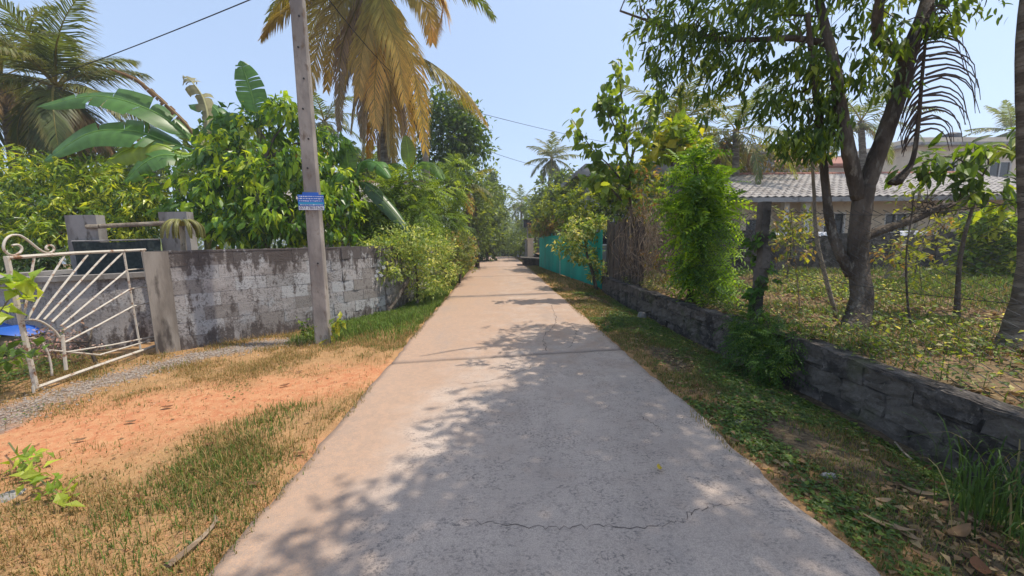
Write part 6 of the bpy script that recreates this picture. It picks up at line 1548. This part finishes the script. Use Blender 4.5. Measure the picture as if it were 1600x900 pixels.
for i, (x, y, lab) in enumerate([(468, 583, 'dark dry leaf on the tan earth below the near pole'), (445, 603, 'dry leaf at the upper edge of the red soil'), (205, 662, 'dry leaf in the middle of the red soil patch'), (215, 776, 'dry leaf in grass right of the creeper shoot'), (540, 600, 'dry leaf where the red soil meets the road'), (470, 712, 'dry leaf on the dusty left road edge'), (125, 690, 'dry leaf on red soil above the creeper shoot'), (330, 700, 'dry leaf at the lower edge of the red soil'), (395, 760, 'dry leaf in green tufts near the left road edge'), (262, 640, 'dry leaf between gravel strip and red soil')]):
    fallen(x, y, rng.uniform(.05, .10), rng.uniform(-.5, .8), (brown, rust)[i % 2], lab, group='dry fallen leaves on the driveway')
mb = MB().tube(spl([G(262, 893), G(300, 862), G(322, 842), G(338, 822), G(336, 812)], 20) + [0, 0, .03], np.linspace(.022, .006, 20), 6, flat=.4)
solo('dry_sheath', mb, M['twig'], G(300, 862), 'long curled dry palm sheath in the grass at lower left', 'palm sheath')
mb = MB().tube(spl([G(1398, 697), G(1410, 712), G(1424, 724)], 8) + [0, 0, .03], .006, 5)
solo('fallen_twig', mb, M['bark_pale'], G(1410, 712), 'pale grey twig lying on the shaded verge', 'twig')
def rock(name, label, px, py, r, flat, mat='stone', z=0):
    b = G(px, py); b[2] = float(gz(b[0], b[1])); mb = MB(); V = []; n = 10
    for i in range(6):
        th = i / 5 * math.pi / 2
        for j in range(n): 
            a_ = j * 2 * math.pi / n; k2 = 1 + .22 * math.sin(a_ * 2 + px) + .12 * math.sin(a_ * 3 + py)
            V.append(b + np.array([r * k2 * math.cos(th) ** .6 * math.cos(a_), r * .7 * k2 * math.cos(th) ** .6 * math.sin(a_), flat * math.sin(th) - .01]) + rng.normal(size=3) * r * .02)
    Q = [[i*n+j, i*n+(j+1) % n, (i+1)*n+(j+1) % n, (i+1)*n+j] for i in range(5) for j in range(n)]
    solo(name, mb.add(V, Q), M[mat], b, label, 'stone')
rock('flat_stone', 'flat grey stone slab in the grass beside the road edge', 1145, 657, .10, .02, 'old_conc')
rock('stone', 'pale rounded stone lying in weeds on the right verge', 1297, 746, .05, .03, 'old_conc')
rock('stone', 'pale block of stone at the foot of the low wall', 1003, 492, .09, .15, 'old_conc')
rock('flat_stone', 'pale flat stone at the left edge of the dry grass', 5, 776, .10, .02, 'old_conc')
# ---- creeper with light green leaves at the lower left, and weeds by the pole
def weed(name, label, pts, n, L, tints, W=.6):
    sp = spl(pts, 20); t = thing(name, label, 'plant', sp[0]); part('stem', MB().tube(sp, .005, 4), M['stem'], t)
    tips = sp[rng.integers(2, 20, n)] + rng.normal(size=(n, 3)) * .03 + [0, 0, .02]
    s_ = dict(L=L, W=W, n=(2, 3), out=.3, rand=.7, droop=-.1, off=.03, tumble=.35, tints=tints)
    leaf_crown(crown_sites(tips, nrm(rng.normal(size=tips.shape)), s_), s_, 'leaf', t)
lg = [((.16, .27, .05), 3), ((.26, .36, .06), 2)]
g_ = lambda x, y, h: G(x, y) + [0, 0, h]
weed('creeper_shoot', 'light green creeper shoot on the dry grass at lower left', [g_(18, 712, .10), g_(40, 738, .07), g_(70, 765, .05), g_(105, 790, .04)], 26, (.05, .10), lg)
weed('leafy_weed', 'big light green leaves growing by the gate free end', [G(-30, 600), G(-10, 570) + [0, 0, .4], P(20, 460, 3.7), P(50, 440, 3.7)], 22, (.12, .2), lg, .7)
weed('leafy_weed', 'low leafy weed at the left edge below the open gate', [G(-40, 615), G(-10, 600) + [0, 0, .15], P(30, 555, 3.8), P(55, 548, 3.8)], 16, (.09, .16), [((.07, .14, .04), 3), ((.13, .22, .05), 2)])
weed('leafy_weed', 'yellow tinged weed growing at the foot of near pole', [pb + [.14, -.1, 0], pb + [.2, -.1, .2], pb + [.28, -.08, .38]], 10, (.09, .15), [((.30, .34, .05), 2), ((.10, .18, .04), 2)])
weed('leafy_weed', 'dark green weed left of the near pole base', [pb + [-.12, -.12, 0], pb + [-.16, -.14, .15], pb + [-.2, -.14, .3]], 20, (.05, .09), gt)
ob = np.array([-5.05, 4.72, 0])
tree('flower_bush', 'withered pink flowering bush in front of the blue sheet', 'bush', ob, [ob, ob + [-.05, 0, .25], ob + [-.1, .1, .45]], .02, [(P(85, 530, 4.9), (.32, .3, .14), 50), (P(55, 545, 4.9), (.3, .3, .14), 40), (P(105, 550, 4.75), (.22, .2, .12), 26)], dict(BUSHY, L=(.03, .06), n=(5, 8), tints=[((.42, .24, .20), 4), ((.30, .18, .12), 3), ((.50, .36, .30), 2), ((.12, .16, .05), 1.5)]), lm='petal', zmin=.02, twigs=5)
# white flowers on the variegated bush
wf = thing('white_flowers', 'cluster of small white blossoms on the bush by the wall', 'flowers', P(590, 428, 7.55))
for q, (x, y, D) in enumerate([(583, 427, 7.5), (590, 424, 7.5), (596, 430, 7.5), (600, 418, 7.55), (578, 430, 7.5), (588, 431, 7.48)]):
    c = P(x, y, D); a_ = np.arange(5) * 1.2566; d = np.c_[np.cos(a_), -.3 + 0 * a_, np.sin(a_)]
    V, T, kk = leaf_vf(np.tile(c, (5, 1)), d, np.tile([[0, -1.0, 0.2]], (5, 1)), np.full(5, .05), np.full(5, .035))
    part('blossom', MB().add(V, T=T, col=(.8, .8, .8)), M['petal'], wf, tint=True)
# root running down out of the bush
mb = MB().tube(spl([P(590, 500, 7.5), P(612, 480, 7.8), P(628, 455, 7.95), P(640, 430, 8.2)], 16), np.linspace(.03, .055, 16), 7, .06)
solo('leaning_trunk', mb, M['bark'], P(590, 500, 7.5), 'dark leaning stem at the foot of the variegated bush', 'stem', smooth=True)

# ================================================================ HAZE
hz = Nt('haze_air')
vp = hz.n('ShaderNodeVolumePrincipled', {'Color': (0.86, 0.92, 1.0), 'Density': 0.0022, 'Anisotropy': 0.2})
hz.t.links.new(vp.outputs[0], hz.out.inputs['Volume'])
if HAZE:
    me = MB().box((0, 60, -8.6), (300, 160, 42.4)).mesh('haze', hz.m, org=(0, 60, 0))
    ho = bpy.data.objects.new('haze', me); COL.objects.link(ho); ho.location = (0, 60, 0); ho['kind'] = 'stuff'
    C.cycles.volume_bounces = 0
